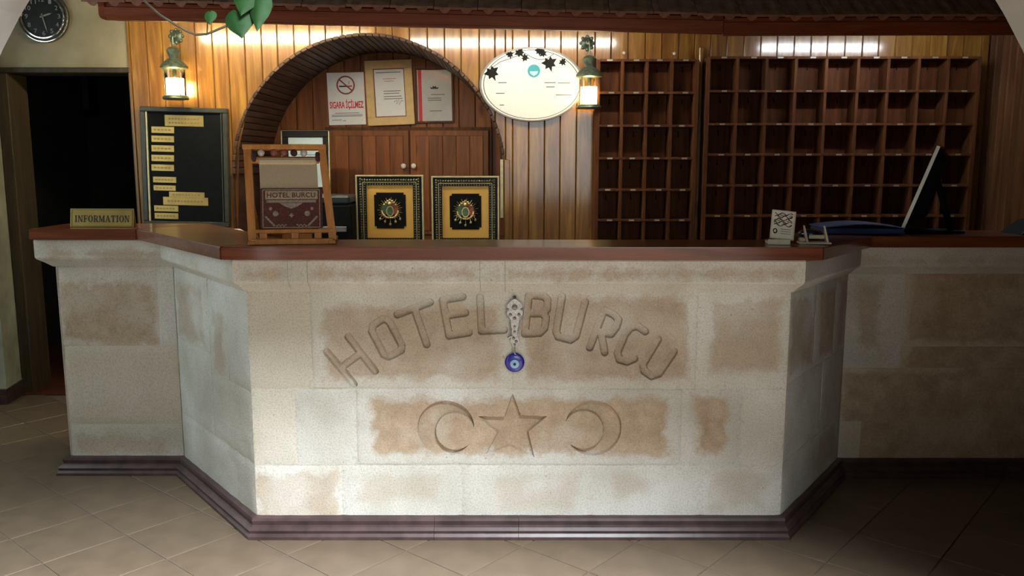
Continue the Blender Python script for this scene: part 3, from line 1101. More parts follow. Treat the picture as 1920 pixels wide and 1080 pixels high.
def profile_piece(seg, t0, t1, prof, name, mat, parent, gap=0.0, stone=None):
    """moulding profile [(offset, z0..z1 weight)] run along a stretch of the counter face, mitred at the corners"""
    A, B = pts[seg], pts[seg + 1]
    za, zb = ztop_at[seg], ztop_at[seg + 1]
    L = (B - A).length
    vs = []
    for t in (t0, t1):
        tt = t + (gap / L if (t == t0 and t0 > 0) else 0) - (gap / L if (t == t1 and t1 < 1) else 0)
        for o, z, top in prof:
            base = A.lerp(B, tt)
            m2 = mit[seg] if t <= 0 else (mit[seg + 1] if t >= 1 else segn[seg])
            q = base + m2 * o
            zz = z + ((za + (zb - za) * tt) if top else 0)
            vs.append((q.x, q.y, zz))
    n = len(prof)
    fs = [(i, (i + 1) % n, n + (i + 1) % n, n + i) for i in range(n)]
    fs += [tuple(range(n)), tuple(range(2 * n - 1, n - 1, -1))]
    o = G().add(vs, fs).build(name, mat, parent)
    if stone is not None:
        me = o.data
        uvl = me.uv_layers.new(name='face')
        A3 = Vector((A.x, A.y, 0))
        d = (B - A).normalized()
        for lp in me.loops:
            c = me.vertices[lp.vertex_index].co
            uvl.data[lp.index].uv = ((c.x - A.x) * d.x + (c.y - A.y) * d.y, c.z)
        hl, bare, warm = stone
        o['heart_left'], o['heart_right'], o['heart_low'], o['heart_high'] = t0 * L + .012, t1 * L - .012, hl[0], hl[1]
        o['bare'] = bare
        o['warm'] = warm
    return o


CORN = [(-.01, 0, 1), (.052, 0, 1), (.055, -.006, 1), (.055, -.078, 1), (.050, -.086, 1), (.026, -.104, 1), (.006, -.122, 1), (-.01, -.124, 1)]
ch = (.975, 1.016)
for seg, cuts, bare in ((0, [0, 1], .4), (1, [0, 1], .75), (2, [0, .45, 1], .25), (3, [0, .085, .12, .43, .475, 1], .75), (4, [0, .45, 1], .1), (5, [0, .45, 1], .6)):
    for k, (a, b2) in enumerate(zip(cuts[:-1], cuts[1:])):
        bb_ = bare
        if seg == 3 and k in (1, 3):
            bb_ = .2
        profile_piece(seg, a, b2, CORN, 'cornice_stone', STONE, counter, .0005, (ch if seg != 5 else (.95, .99), bb_, .15))
PLI = [(-.01, 0, 0), (.045, 0, 0), (.045, .012, 0), (.036, .022, 0), (.040, .034, 0), (.030, .044, 0), (.021, .050, 0), (.024, .066, 0), (.020, .075, 0), (.003, .079, 0), (-.01, .079, 0)]
for seg, cuts in ((0, [0, 1]), (1, [0, 1]), (2, [0, .5, 1]), (3, [0, .34, .5, 1]), (4, [0, 1]), (5, [0, .5, 1])):
    for a, b2 in zip(cuts[:-1], cuts[1:]):
        profile_piece(seg, a, b2, PLI, 'plinth_molding', PLINTH, counter, .0006)

# ---- worktop
def wt(poly, zs, label):
    g = G()
    g.slab(poly, -.046, 0.0, zs)
    bm = bmesh.new()
    me = bpy.data.meshes.new('x')
    me.from_pydata(g.v, [], g.f)
    bm.from_mesh(me)
    bmesh.ops.recalc_face_normals(bm, faces=bm.faces)
    bmesh.ops.bevel(bm, geom=[e for e in bm.edges if abs(e.verts[0].co.z - e.verts[1].co.z) < .04 or True], offset=.004, segments=2, affect='EDGES')
    bm.verts.index_update()
    g2 = G().add([tuple(q.co) for q in bm.verts], [tuple(q.index for q in f2.verts) for f2 in bm.faces])
    bm.free()
    return g2


ZL, ZM, ZM2, ZR = 1.104, 1.095, 1.093, 1.076
wtop = thing('counter_top', 'long varnished red brown wooden top running over the stone counter', 'countertop', (0, 0, 1.05))
wt([(-2.045, .57), (-1.588, .57), (-1.40, .90), (-2.045, .90)], [ZL, ZL, ZL, ZL], '').build('top_board', TOPWOOD, wtop)
wt([(-1.5865, .57), (-1.013, -.085), (-.86, .20), (-1.3985, .90)], [ZL, ZM, ZM, ZL], '').build('top_board', TOPWOOD, wtop)
wt([(-1.012, -.085), (1.081, -.085), (.93, .20), (-.859, .20)], [ZM, ZM2, ZM2, ZM], '').build('top_board', TOPWOOD, wtop)
wt([(1.0815, -.085), (1.506, .53), (1.36, .86), (.931, .20)], [ZM2, ZR, ZR, ZM2], '').build('top_board', TOPWOOD, wtop)
wt([(1.5065, .53), (XR - .01, .53), (XR - .01, .86), (1.361, .86)], [ZR, ZR, ZR, ZR], '').build('top_board', TOPWOOD, wtop)

# ---- low back counter under the recess and the key racks
bc = thing('back_counter', 'low dark wooden cabinet run along the panelled wall behind the counter', 'cabinet', (0, 1.7, 0))
G().box(al - .3, XR - .01, 1.66, Y_WALL - .002, 0, .86).build('body', PINE_DK, bc)
G().box(al - .32, XR - .01, 1.62, Y_WALL - .004, .86, ZF, bev=.004).build('top', RACKWOOD, bc)
G().box(al + .002, ar - .002, Y_WALL - .004, Y_ALC - .002, .86, ZF).build('recess_shelf', RACKWOOD, bc)

# ================================================================== AWNING
YF = 1.30
aw = thing('tiled_awning', 'tiled wooden awning with a red brown fascia over the reception', 'awning', (0, YF, 2.0))
fl, fr, fr2 = P(186, 37, YF), P(1356, 63, YF), P(1356, 66, YF)
FH = .060


def fascia_piece(x0, z0, x1, z1, rounded):
    g = G()
    prof = [(0, 0), (0, .010), (-.004, .014), (-.004, FH), (.004, FH + .004), (.004, FH + .022), (.03, FH + .022), (.03, 0)]
    vs = []
    for x, z in ((x0, z0), (x1, z1)):
        vs += [(x, YF + y, z + h) for y, h in prof]
    n = len(prof)
    fs = [(i, (i + 1) % n, n + (i + 1) % n, n + i) for i in range(n)] + [tuple(range(n)), tuple(range(2 * n - 1, n - 1, -1))]
    g.add(vs, fs)
    return g


fascia_piece(fl.x + .03, fl.z, fr.x - .002, fr.z, 1).build('fascia_board', FASCIA, aw)
pl = []
for i in range(9):
    a = PI + PI / 2 * i / 8
    pl.append((fl.x + .03 + .03 * math.cos(a), fl.z + .03 + .03 * math.sin(a)))
G().prism(pl + [(fl.x + .0305, fl.z), (fl.x + .0305, fl.z + FH + .022), (fl.x, fl.z + FH + .022)], YF - .003, YF + .03).build('fascia_end', FASCIA, aw)
fascia_piece(fr.x + .002, fr2.z, XR - .003, fr2.z + .004, 0).build('fascia_board', FASCIA, aw)
SL = math.radians(35)


def fas_z(x):
    if x < fr.x:
        t = (x - fl.x) / (fr.x - fl.x)
        return fl.z + (fr.z - fl.z) * t
    return fr2.z


def deck(x0, x1):
    g = G()
    h0, h1 = fas_z(x0 + .001) + FH + .012, fas_z(x1 - .001) + FH + .012
    run = Y_WALL - .012 - YF
    rise = run * math.tan(SL)
    g.add([(x0, YF + .031, h0), (x1, YF + .031, h1), (x1, YF + run, h1 + rise), (x0, YF + run, h0 + rise),
           (x0, YF + .031, h0 + .015), (x1, YF + .031, h1 + .015), (x1, YF + run, h1 + rise + .015), (x0, YF + run, h0 + rise + .015)],
          [(0, 1, 2, 3), (4, 7, 6, 5), (0, 4, 5, 1), (1, 5, 6, 2), (2, 6, 7, 3), (3, 7, 4, 0)])
    return g


deck(fl.x, fr.x).build('roof_deck', PINE_DK, aw)
deck(fr.x, XR - .003).build('roof_deck', PINE_DK, aw)
TWID, TLEN = 0.213, 0.33
nu, thick = 25, .013


def tile_geo():
    g = G()
    vs = []
    for s in (0, 1):
        for top in (1, 0):
            for i in range(nu):
                u = i / (nu - 1)
                h = -.020 * max(0.0, math.cos(2 * PI * (2 * u - .5))) ** .8
                vs.append((u * TWID * .985, s * TLEN, (h * .12 if top else h) + .02 + (thick if top else 0)))
    fs = []
    a, b2, c, d = 0, nu, 2 * nu, 3 * nu
    for i in range(nu - 1):
        fs += [(a + i, a + i + 1, c + i + 1, c + i), (b2 + i, d + i, d + i + 1, b2 + i + 1), (a + i, b2 + i, b2 + i + 1, a + i + 1), (c + i, c + i + 1, d + i + 1, d + i)]
    fs += [(a, c, d, b2), (a + nu - 1, b2 + nu - 1, d + nu - 1, c + nu - 1)]
    g.add(vs, fs)
    return g


tile_proto = None
xt = fl.x - .05
row = 0
for row in range(2):
    xt = fl.x - .06 + (0.02 if row else 0)
    while xt < XR - .18:
        if tile_proto is None:
            LOC[aw.name], _keep = (0, 0, 0), LOC[aw.name]
            o = tile_geo().build('roof_tile', ROOF, aw)
            LOC[aw.name] = _keep
            o.data.materials.append(ROOFEDGE)
            for p in o.data.polygons:
                if p.normal.y < -.8:
                    p.material_index = 1
            tile_proto = o.data
        else:
            o = bpy.data.objects.new('roof_tile', tile_proto)
            COL.objects.link(o)
            o.parent = aw
        s = row * (TLEN - .06)
        xm = xt + TWID / 2
        z = fas_z(max(xm, fl.x)) + FH + .026 + (s - .04) * math.sin(SL) + row * .006 + rng.uniform(-.003, .003)
        tl = math.atan((fr.z - fl.z) / (fr.x - fl.x)) if xm < fr.x else 0
        o.location = Vector((xt, YF + (s - .04) * math.cos(SL), z)) - Vector(LOC[aw.name])
        o.rotation_euler = (SL - .03, -tl, rng.uniform(-.008, .008))
        xt += TWID

# ---- fluorescent tubes behind the fascia
for i, (pa, pb, lab) in enumerate(((318, 690, 'fluorescent batten behind the fascia above the left lantern'),
                                   (768, 1152, 'fluorescent batten behind the fascia above the oval sign'),
                                   (1425, 1650, 'short fluorescent batten behind the fascia above the right key rack'))):
    YT = 1.42
    yv = 2 * Y_WALL - YT
    a, b2 = P(pa, 64, yv), P(pb, 64, yv)
    a.x = max(a.x, fl.x + .06)
    zt = fas_z((a.x + b2.x) / 2) + .100
    t = thing('fluorescent_lamp', lab, 'lamp', ((a.x + b2.x) / 2, YT, zt + .02), 'fluorescent battens behind the fascia')
    G().box(a.x - .02, b2.x + .02, YT - .02, YT + .02, zt + .016, zt + .030).build('housing', LAMPWHITE, t)
    for x in (a.x - .01, b2.x + .01):
        G().box(x - .01, x + .01, YT - .014, YT + .014, zt - .016, zt + .02).build('end_cap', LAMPWHITE, t)
    G().lathe([(.0125, a.x), (.0125, b2.x)], 14, Matrix.Translation((0, YT, zt)) @ Matrix.Rotation(PI / 2, 4, 'Y')).build('tube', TUBES[i], t)
    for x in (a.x + .05, b2.x - .05):
        rise = (YT - YF) * math.tan(SL)
        G().box(x - .008, x + .008, YT - .008, YT + .008, zt + .030, fas_z(x) + FH + .026 + rise).build('hanger', LAMPWHITE, t)


# ================================================================== WALL LANTERNS
def lantern(px, py_base, py_eave, py_rose, label, pxr):
    yl = Y_WALL - .11
    b = P(px, py_base, yl)
    e = P(px, py_eave, yl)
    r = P(pxr, py_rose, Y_WALL)
    t = thing('wall_lantern', label, 'lantern', (b.x, yl, b.z), 'lit brass wall lanterns')
    H = e.z - b.z
    T = Matrix.Translation((b.x, yl, b.z))
    W = .062
    G().lathe([(W * 1.08, 0), (W * 1.16, .006), (W * 1.12, .016), (W, .022), (W * .9, .024)], 28, T).build('base', BRASS, t, True)
    G().lathe([(W * 1.0, H - .012), (W * 1.2, H - .006), (W * 1.22, H + .004), (W * .98, H + .022), (W * .62, H + .042), (W * .38, H + .048),
               (W * .42, H + .056), (W * .62, H + .088), (W * .64, H + .092), (W * .40, H + .106), (W * .12, H + .112)], 28, T).build('cap', BRASS, t, True)
    G().lathe([(W * .92, .024), (W * .92, H - .012)], 28, T).build('glass_cylinder', GLASS, t, True)
    for k in range(4):
        a = PI / 4 + k * PI / 2
        G().tube([(b.x + W * .99 * math.cos(a), yl + W * .99 * math.sin(a), b.z + .02), (b.x + W * .99 * math.cos(a), yl + W * .99 * math.sin(a), b.z + H - .006)], .0028, 6).build('guard_rod', BRASS, t)
    G().lathe([(.010, H - .012), (.012, H - .045), (.009, H - .06), (.004, H - .062)], 14, T).build('bulb_holder', BRASS, t, True)
    G().ball((b.x, yl, b.z + H * .40), .026, 12, 1.5).build('bulb', BULB_LIGHT, t, True)
    G().add([(.048 * math.cos(2 * PI * q_ / 24), .048 * math.sin(2 * PI * q_ / 24), z_) for z_ in (.025, H * .66) for q_ in range(24)], [(q_, (q_ + 1) % 24, (q_ + 1) % 24 + 24, q_ + 24) for q_ in range(24)], T).build('added_glow_sleeve', GLOWSLEEVE, t, True)
    # rosette bracket on the wall with a short arm and hanging ring
    g = G()
    Mr = Matrix.Translation((r.x, Y_WALL - .001, r.z)) @ Matrix.Rotation(PI / 2, 4, 'X')
    g.lathe([(.034, 0), (.036, .008), (.026, .014), (.014, .022), (.010, .03)], 22, Mr)
    for k in range(8):
        a = k * PI / 4
        g.ball((r.x + .036 * math.cos(a), Y_WALL - .006, r.z + .036 * math.sin(a)), .010, 6)
    g.build('rosette', BRASS, t, True)
    top = b.z + H + .11
    G().tube([(r.x, Y_WALL - .02, r.z), (r.x, yl + .05, r.z + .012), (b.x, yl + .012, r.z + .005), (b.x, yl, r.z - .018), (b.x, yl, top + .01)], .0045, 8).build('arm', BRASS, t, True)
    ring = [(b.x + .013 * math.cos(q * PI / 8), yl, top + .010 + .013 * math.sin(q * PI / 8)) for q in range(16)]
    G().tube(ring, .0025, 6, True).build('hanging_ring', BRASS, t, True)
    return t


lantern(330, 187, 126, 68, 'lit brass lantern on the pine boards above the black plaque board', 331)
lantern(1104, 204, 142, 81, 'lit brass lantern overlapping the right edge of the oval sign', 1101)

# ================================================================== OVAL SIGN
YO = Y_WALL - .03
oc = P(997, 158.5, YO)
ox_, oz_ = P(1095, 158, YO).x - oc.x, oc.z - P(997, 228, YO).z
sg = thing('oval_sign', 'white oval sign with dark ivy leaves and a teal roundel on the pine wall', 'sign', (oc.x, Y_WALL, oc.z - oz_))


def ell(s, n=56, sx=1.0):
    return [(oc.x + ox_ * s * math.cos(2 * PI * i / n), oc.z + oz_ * s * math.sin(2 * PI * i / n)) for i in range(n)]


G().prism(ell(.985), YO, Y_WALL - .001).build('sign_board', SIGNWHITE, sg)
G().ring_xz((oc.x, oc.z), .965, 1.0, YO - .006, Y_WALL - .001, 64, ox_, oz_).build('rim', plain('sign_rim', (.20, .20, .19), .4, metal=.3), sg)
G().ring_xz((oc.x, oc.z), .915, .928, YO - .0012, YO + .001, 64, ox_, oz_).build('border_line', SIGNLEAF, sg)


def ivy_leaf(g, cx, cz, s, rot, y):
    o2 = []
    for a, r in ((-90, 1.3), (-68, .62), (-42, 1.0), (-18, .62), (14, 1.15), (38, .66), (66, .9), (90, .45), (114, .9), (142, .66), (166, 1.15), (198, .62), (222, 1.0), (248, .62)):
        q = math.radians(a + rot)
        o2.append((cx + s * r * math.cos(q), cz + s * r * math.sin(q)))
    g.prism(o2, y - .0012, y + .0005)


for px, py, s, rot in ((922, 136, 13, 25), (956, 102, 7, 10), (974, 98, 9, 40), (984, 108, 7, 80), (1011, 95, 8, 5), (1018, 100, 7, 60), (1030, 118, 13, 15), (1055, 116, 7, 40)):
    q = P(px, py, YO)
    g = G()
    ivy_leaf(g, q.x, q.z, s / 313.0, rot, YO)
    g.build('painted_leaf', SIGNLEAF, sg)
vn = [P(a, b2, YO - .0006) for a, b2 in ((924, 126), (938, 116), (956, 110), (972, 104), (985, 100), (998, 108), (1012, 112), (1026, 110), (1038, 101))]
G().tube(vn, .0016, 5).build('painted_vine', SIGNLEAF, sg)
tc_ = P(1001, 133, YO)
ro_ = G()
ro_.prism([(tc_.x + .036 * math.cos(2 * PI * i / 32), tc_.z + .036 * math.sin(2 * PI * i / 32)) for i in range(32)], YO - .0012, YO)
rd = ro_.build('roundel', TEAL, sg)
G().prism([(tc_.x - .024, tc_.z - .002), (tc_.x + .024, tc_.z - .002), (tc_.x + .020, tc_.z - .016), (tc_.x, tc_.z - .029), (tc_.x - .020, tc_.z - .016)], YO - .002, YO - .001).build('emblem_mark', TEALPALE, rd)
for a, b2, py in ((934, 950, 155), (1021, 1042, 155), (1046, 1069, 155.5), (1024, 1040, 163), (930, 946, 175), (1042, 1072, 178), (937, 945, 197)):
    q0, q1 = P(a, py, YO), P(b2, py, YO)
    G().box(q0.x, q1.x, YO - .001, YO, q0.z - .0025, q0.z + .0025).build('text_line', GREYPRINT, sg)

# ================================================================== KEY RACKS
def rack(label, cols_top, x_right, rows, ptop, name='key_rack'):
    yf, yb = Y_WALL - .125, Y_WALL - .006
    xs = [P(c, ptop, yf).x for c in cols_top]
    zs = [P(1400, r, yf).z for r in rows]
    t = thing(name, label, 'key rack', ((xs[0] + xs[-1]) / 2, yf, ZF), 'wooden key racks on the panelled wall')
    G().box(xs[0], xs[-1], yb - .006, yb + .004, ZF, zs[0]).build('back_panel', RACKBACK, t)
    th = .0085
    for i, x in enumerate(xs):
        k = 1.4 if i in (0, len(xs) - 1) else 1
        G().box(x - th * k, x + th * k, yf - rng.uniform(0, .002), yb - .006, ZF + .0005, zs[0] + .004, bev=.0015).build('divider', RACKWOOD, t)
    zz = zs + [ZF + .01]
    for j, z in enumerate(zz):
        for a, b2 in zip(xs[:-1], xs[1:]):
            pass
        G().box(xs[0] + th, xs[-1] - th, yf - .003, yb - .006, z - .007, z + .007, bev=.0015).build('shelf', RACKWOOD, t)
    for j, z in enumerate(zs):
        for a, b2 in zip(xs[:-1], xs[1:]):
            xm = (a + b2) / 2 + rng.uniform(-.012, .012)
            G().box(xm - .015, xm + .015, yf - .006, yf - .003, z - .0045, z + .0045).build('number_tag', TAG, t)
            if j < len(zs) - 1:
                G().tube([(xm, yb - .01, z - .03), (xm, yb - .03, z - .032), (xm, yb - .036, z - .045), (xm, yb - .034, z - .06)], .003, 6).build('key_hook', BLACKMATT, t)
    return t


rk1 = rack('narrow four column key rack right of the oval sign', [1122, 1168, 1214, 1261, 1308], 0, [113, 174, 236, 297, 356, 413], 113)
rack('wide nine column key rack under the right lamp', [1329, 1384, 1439, 1494, 1551, 1611, 1668, 1725, 1780, 1838], 0, [108, 171, 233, 290, 348, 405], 108)
pp = P(1316, 95, Y_WALL - .03)
G().box(pp.x - .022, pp.x + .022, Y_WALL - .05, Y_WALL - .001, ZF, pp.z + .02, bev=.004)
post = G().box(pp.x - .018, pp.x + .007, Y_WALL - .05, Y_WALL - .001, ZF + .001, pp.z + .02, bev=.006).build('cover_post', PINE)
tag(post, 'upright pine cover strip between the two key racks', 'post')
for px, py in ((1169, 100), (1263, 101)):
    q = P(px, py, Y_WALL)
    k = G().lathe([(.0045, 0), (.0045, .012), (.009, .016), (.009, .022), (.004, .026)], 14, Matrix.Translation((q.x, Y_WALL, q.z)) @ Matrix.Rotation(PI / 2, 4, 'X')).build('hanging_peg', PORCELAIN, rk1, True)

# ================================================================== RECESS: cupboard, notices
cup = thing('wall_cupboard', 'two door pine cupboard built into the back of the arched recess', 'cupboard', (cA.x, Y_ALC - .03, ZF))
YC = Y_ALC - .035
c0, c1, c2, c3 = P(617, 243, YC).x, P(766, 243, YC).x, P(769, 243, YC).x, P(916, 243, YC).x
ct = P(760, 244, YC).z
G().box(c0 - .03, c3 + .02, YC + .012, Y_ALC - .001, ZF, ct + .02).build('carcass', PINE_DK, cup)
for a, b2, kx in ((c0, c1, c1 - .035), (c2, c3, c2 + .022)):
    G_ = G().box(a, b2, YC, YC + .018, ZF + .004, ct, bev=.003)
    dr = G_.build('door', DOORWOOD, cup)
    w5 = (b2 - a - .07) / 5
    for k in range(5):
        G().box(a + .035 + k * w5 + .001, a + .035 + (k + 1) * w5 - .001, YC - .006, YC + .002, ZF + .03, ct - .035, bev=.003).build('panel_board', DOORWOOD, dr)
    kz = P(760, 311, YC).z
    G().lathe([(.006, 0), (.006, .012), (.0165, .018), (.0165, .028), (.008, .035)], 18, Matrix.Translation((kx, YC - .004, kz)) @ Matrix.Rotation(PI / 2, 4, 'X')).build('knob', PORCELAIN, dr, True)


def quad_frame(px_tl, px_tr, px_br, px_bl, y):
    """axes of a slightly tilted flat panel from its four measured corners: centre matrix, width, height"""
    c = [P(*q, y) for q in (px_tl, px_tr, px_br, px_bl)]
    ctr = sum((q for q in c), Vector()) / 4
    up = ((c[0] + c[1]) / 2 - (c[2] + c[3]) / 2)
    h = up.length
    wdt = ((c[1] + c[2]) / 2 - (c[0] + c[3]) / 2).length
    ang = math.atan2(up.x, up.z)
    M = Matrix.Translation(ctr) @ Matrix.Rotation(ang, 4, 'Y')
    return M, wdt, h, ctr


def text_lines(parent, M, rows, y, mat, name='text_line', hh=.0022):
    for x0, x1, z in rows:
        G().box(x0, x1, y - .0006, y, z - hh, z + hh, M).build(name, mat, parent)


YN = Y_ALC - .004
M, W_, H_, ctr = quad_frame((613, 136), (681, 136), (687, 234), (617, 234), YN)
ns_ = thing('no_smoking_sign', 'white no smoking notice with red lettering pinned in the arched recess', 'sign', (ctr.x, YN, ctr.z - H_ / 2))
G().box(-W_ / 2, W_ / 2, -.003, .002, -H_ / 2, H_ / 2, M).build('sheet', PAPER, ns_)
g = G()
R0 = W_ * .25
vs, fs = [], []
g.ring_xz((0, H_ * .26), R0 * .84, R0, -.0042, -.003, 40)
b0 = G()
ang = math.radians(-42)
g.box(-R0 * .88, R0 * .88, -.0042, -.003, -R0 * .075, R0 * .075, Matrix.Translation((0, 0, H_ * .26)) @ Matrix.Rotation(-ang, 4, 'Y'))
g.v = [tuple(M @ Vector(p)) for p in g.v]
g.build('prohibition_ring', MAROON, ns_)
G().box(-R0 * .72, R0 * .1, -.0038, -.003, H_ * .26 - R0 * .2, H_ * .26 - R0 * .05, M).build('cigarette', INK, ns_)
G().box(R0 * .1, R0 * .68, -.0038, -.003, H_ * .26 - R0 * .2, H_ * .26 - R0 * .05, M).build('cigarette_tip', REDPRINT, ns_)
smk = [(R0 * .3, .1), (R0 * .42, .2), (R0 * .3, .3), (R0 * .45, .42)]
g = G().tube([M @ Vector((a, -.0035, H_ * .26 + R0 * b2)) for a, b2 in smk], .002, 5)
g.build('smoke_mark', GREYPRINT, ns_)
g = G()
put_text(g, 'SIGARA \u0130\u00c7\u0130LMEZ', W_ * .92, H_ * .205, M @ Matrix.Translation((0, -.0035, -H_ * .11)), .0028)
g.build('lettering', REDPRINT, ns_)
text_lines(ns_, M, [(-W_ * .33, W_ * .33, -H_ * .275), (-W_ * .42, W_ * .42, -H_ * .31), (-W_ * .42, W_ * .42, -H_ * .335), (-W_ * .42, -W_ * .15, -H_ * .405), (-W_ * .12, -W_ * .04, -H_ * .42)], -.003, BLUEPRINT)

M, W_, H_, ctr = quad_frame((683, 115), (772, 111), (778, 232), (691, 237), YN - .012)
cf = thing('certificate_frame', 'certificate in a cream wooden frame between the no smoking notice and the red edged certificate', 'picture frame', (ctr.x, YN, ctr.z - H_ / 2))
bw = W_ * .17
for a in ((-W_ / 2, W_ / 2, H_ / 2 - bw, H_ / 2), (-W_ / 2, W_ / 2, -H_ / 2, -H_ / 2 + bw), (-W_ / 2, -W_ / 2 + bw, -H_ / 2 + bw, H_ / 2 - bw), (W_ / 2 - bw, W_ / 2, -H_ / 2 + bw, H_ / 2 - bw)):
    G().box(a[0], a[1], -.012, .010, a[2], a[3], M, bev=.002).build('frame_bar', CREAMFRAME, cf)
iw, ih = W_ / 2 - bw, H_ / 2 - bw
G().box(-iw, iw, -.002, .008, -ih, ih, M).build('certificate_sheet', PAPER, cf)
g = G()
for a in ((-iw, iw, ih - .006, ih), (-iw, iw, -ih, -ih + .006), (-iw, -iw + .006, -ih, ih), (iw - .006, iw, -ih, ih)):
    g.box(a[0], a[1], -.003, -.002, a[2], a[3], M)
g.build('border', MAROON, cf)
text_lines(cf, M, [(-iw * .85, iw * .75, ih * .84), (-iw * .4, iw * .7, ih * .2 - .02), (-iw * .4, iw * .6, ih * .1 - .02), (-iw * .4, iw * .75, -ih * .02 - .02), (-iw * .4, iw * .8, -ih * .12 - .02)], -.002, GREYPRINT)
text_lines(cf, M, [(-iw * .4, iw * .45, ih * .58), (-iw * .3, iw * .3, ih * .48)], -.002, plain('rose_print', (.5, .33, .33), .6))
sgn = [M @ Vector((iw * a, -.0028, -ih * b2)) for a, b2 in ((.25, .38), (.42, .30), (.40, .48), (.55, .28), (.58, .5), (.72, .34), (.85, .36))]
G().tube(sgn, .0016, 5).build('signature', INK, cf)

M, W_, H_, ctr = quad_frame((781, 131), (846, 131), (848, 227), (784, 227), YN - .008)
sf = thing('glazed_certificate', 'glazed certificate with a red edge at the right of the arched recess', 'picture frame', (ctr.x, YN, ctr.z - H_ / 2))
for a in ((-W_ / 2 - .012, W_ / 2 + .012, H_ / 2, H_ / 2 + .012), (-W_ / 2 - .012, W_ / 2 + .012, -H_ / 2 - .012, -H_ / 2), (-W_ / 2 - .012, -W_ / 2, -H_ / 2, H_ / 2), (W_ / 2, W_ / 2 + .012, -H_ / 2, H_ / 2)):
    G().box(a[0], a[1], -.006, .008, a[2], a[3], M).build('frame_bar', PINE_DK, sf)
G().box(-W_ / 2, W_ / 2, 0, .006, -H_ / 2, H_ / 2, M).build('certificate_sheet', plain('silver_paper', (.55, .56, .58), .4, var=.05), sf)
G().box(-W_ / 2 + .008, -W_ / 2 + .03, -.001, 0, -H_ / 2, H_ / 2, M).build('red_band', REDPRINT, sf)
text_lines(sf, M, [(-W_ * .1, W_ * .3, H_ * .02), (-W_ * .2, W_ * .2, -H_ * .05), (-W_ * .2, W_ * .2, -H_ * .09), (-W_ * .15, W_ * .2, -H_ * .3)], 0, GREYPRINT)
cr = G()
cr.prism([(-.024, 0), (.024, 0), (.028, .012), (.014, .008), (.008, .022), (0, .012), (-.008, .022), (-.014, .008), (-.028, .012)], -.001, 0, M @ Matrix.Translation((W_ * .0, 0, H_ * .13)))
cr.build('crest_mark', INK, sf)
G().box(-W_ / 2, W_ / 2, -.004, -.003, -H_ / 2, H_ / 2, M).build('glass_sheet', PICGLASS, sf)

# black framed certificate standing in the recess
YB = 2.32
M, W_, H_, ctr = quad_frame((531, 246), (617, 246), (618, 372), (531, 372), YB)
bot = (ctr.z - H_ / 2)
bf = thing('black_certificate', 'blue certificate in a black frame with silver edges behind the loom', 'picture frame', (ctr.x, YB, ZF))
H2 = ctr.z + H_ / 2 - ZF - .30
zc = ZF + .30 + H2 / 2
M = Matrix.Translation((ctr.x, YB, zc)) @ Matrix.Rotation(-.06, 4, 'X')
fw = .036
for a in ((-W_ / 2, W_ / 2, H2 / 2 - fw, H2 / 2), (-W_ / 2, W_ / 2, -H2 / 2, -H2 / 2 + fw), (-W_ / 2, -W_ / 2 + fw, -H2 / 2 + fw, H2 / 2 - fw), (W_ / 2 - fw, W_ / 2, -H2 / 2 + fw, H2 / 2 - fw)):
    G().box(a[0], a[1], -.012, .01, a[2], a[3], M, bev=.002).build('frame_bar', BLACK, bf)
for a in ((-W_ / 2 - .006, -W_ / 2), (W_ / 2, W_ / 2 + .006)):
    G().box(a[0], a[1], -.016, .01, -H2 / 2, H2 / 2, M).build('silver_edge', GOLDLIP, bf)
G().box(-W_ / 2 - .006, W_ / 2 + .006, -.016, .01, H2 / 2, H2 / 2 + .004, M).build('silver_edge', CHROME, bf)
G().box(-W_ / 2 + fw, W_ / 2 - fw, -.003, .008, -H2 / 2 + fw, H2 / 2 - fw, M).build('certificate_sheet', PAPERBLUE, bf)
text_lines(bf, M, [(-.06, .03, H2 * .22), (-.07, .06, H2 * .12), (-.07, .06, H2 * .06), (-.07, .05, 0), (-.05, .06, -H2 * .1)], -.003, BLUEPRINT)
bx = thing('storage_box', 'dark wooden box under the black framed certificate in the recess', 'box', (ctr.x, YB, ZF))
G().box(ctr.x - .15, ctr.x + .16, YB - .06, YB + .12, ZF + .0005, ZF + .285).build('body', PINE_DK, bx)
G().box(ctr.x - .155, ctr.x + .165, YB - .065, YB + .125, ZF + .285, ZF + .30, bev=.003).build('lid', PINE_DK, bx)
# dark printer behind the worktop
q0, q1 = P(606, 366, 1.75), P(664, 446, 1.75)
pr = thing('office_printer', 'dark office printer behind the counter between loom and gold frame', 'printer', ((q0.x + q1.x) / 2, 1.8, ZF))
G().box(q0.x - .06, q1.x, 1.70, 1.96, ZF + .0005, q0.z - .05, bev=.01).build('body', BLACKMATT, pr)
G().box(q0.x - .05, q1.x - .01, 1.70, 1.95, q0.z - .05, q0.z, bev=.012).build('lid', plain('slate_plastic', (.02, .032, .04), .35), pr)
G().box(q0.x - .02, q1.x - .03, 1.685, 1.70, q0.z - .20, q0.z - .17, bev=.003).build('paper_slot', GREYEDGE, pr)


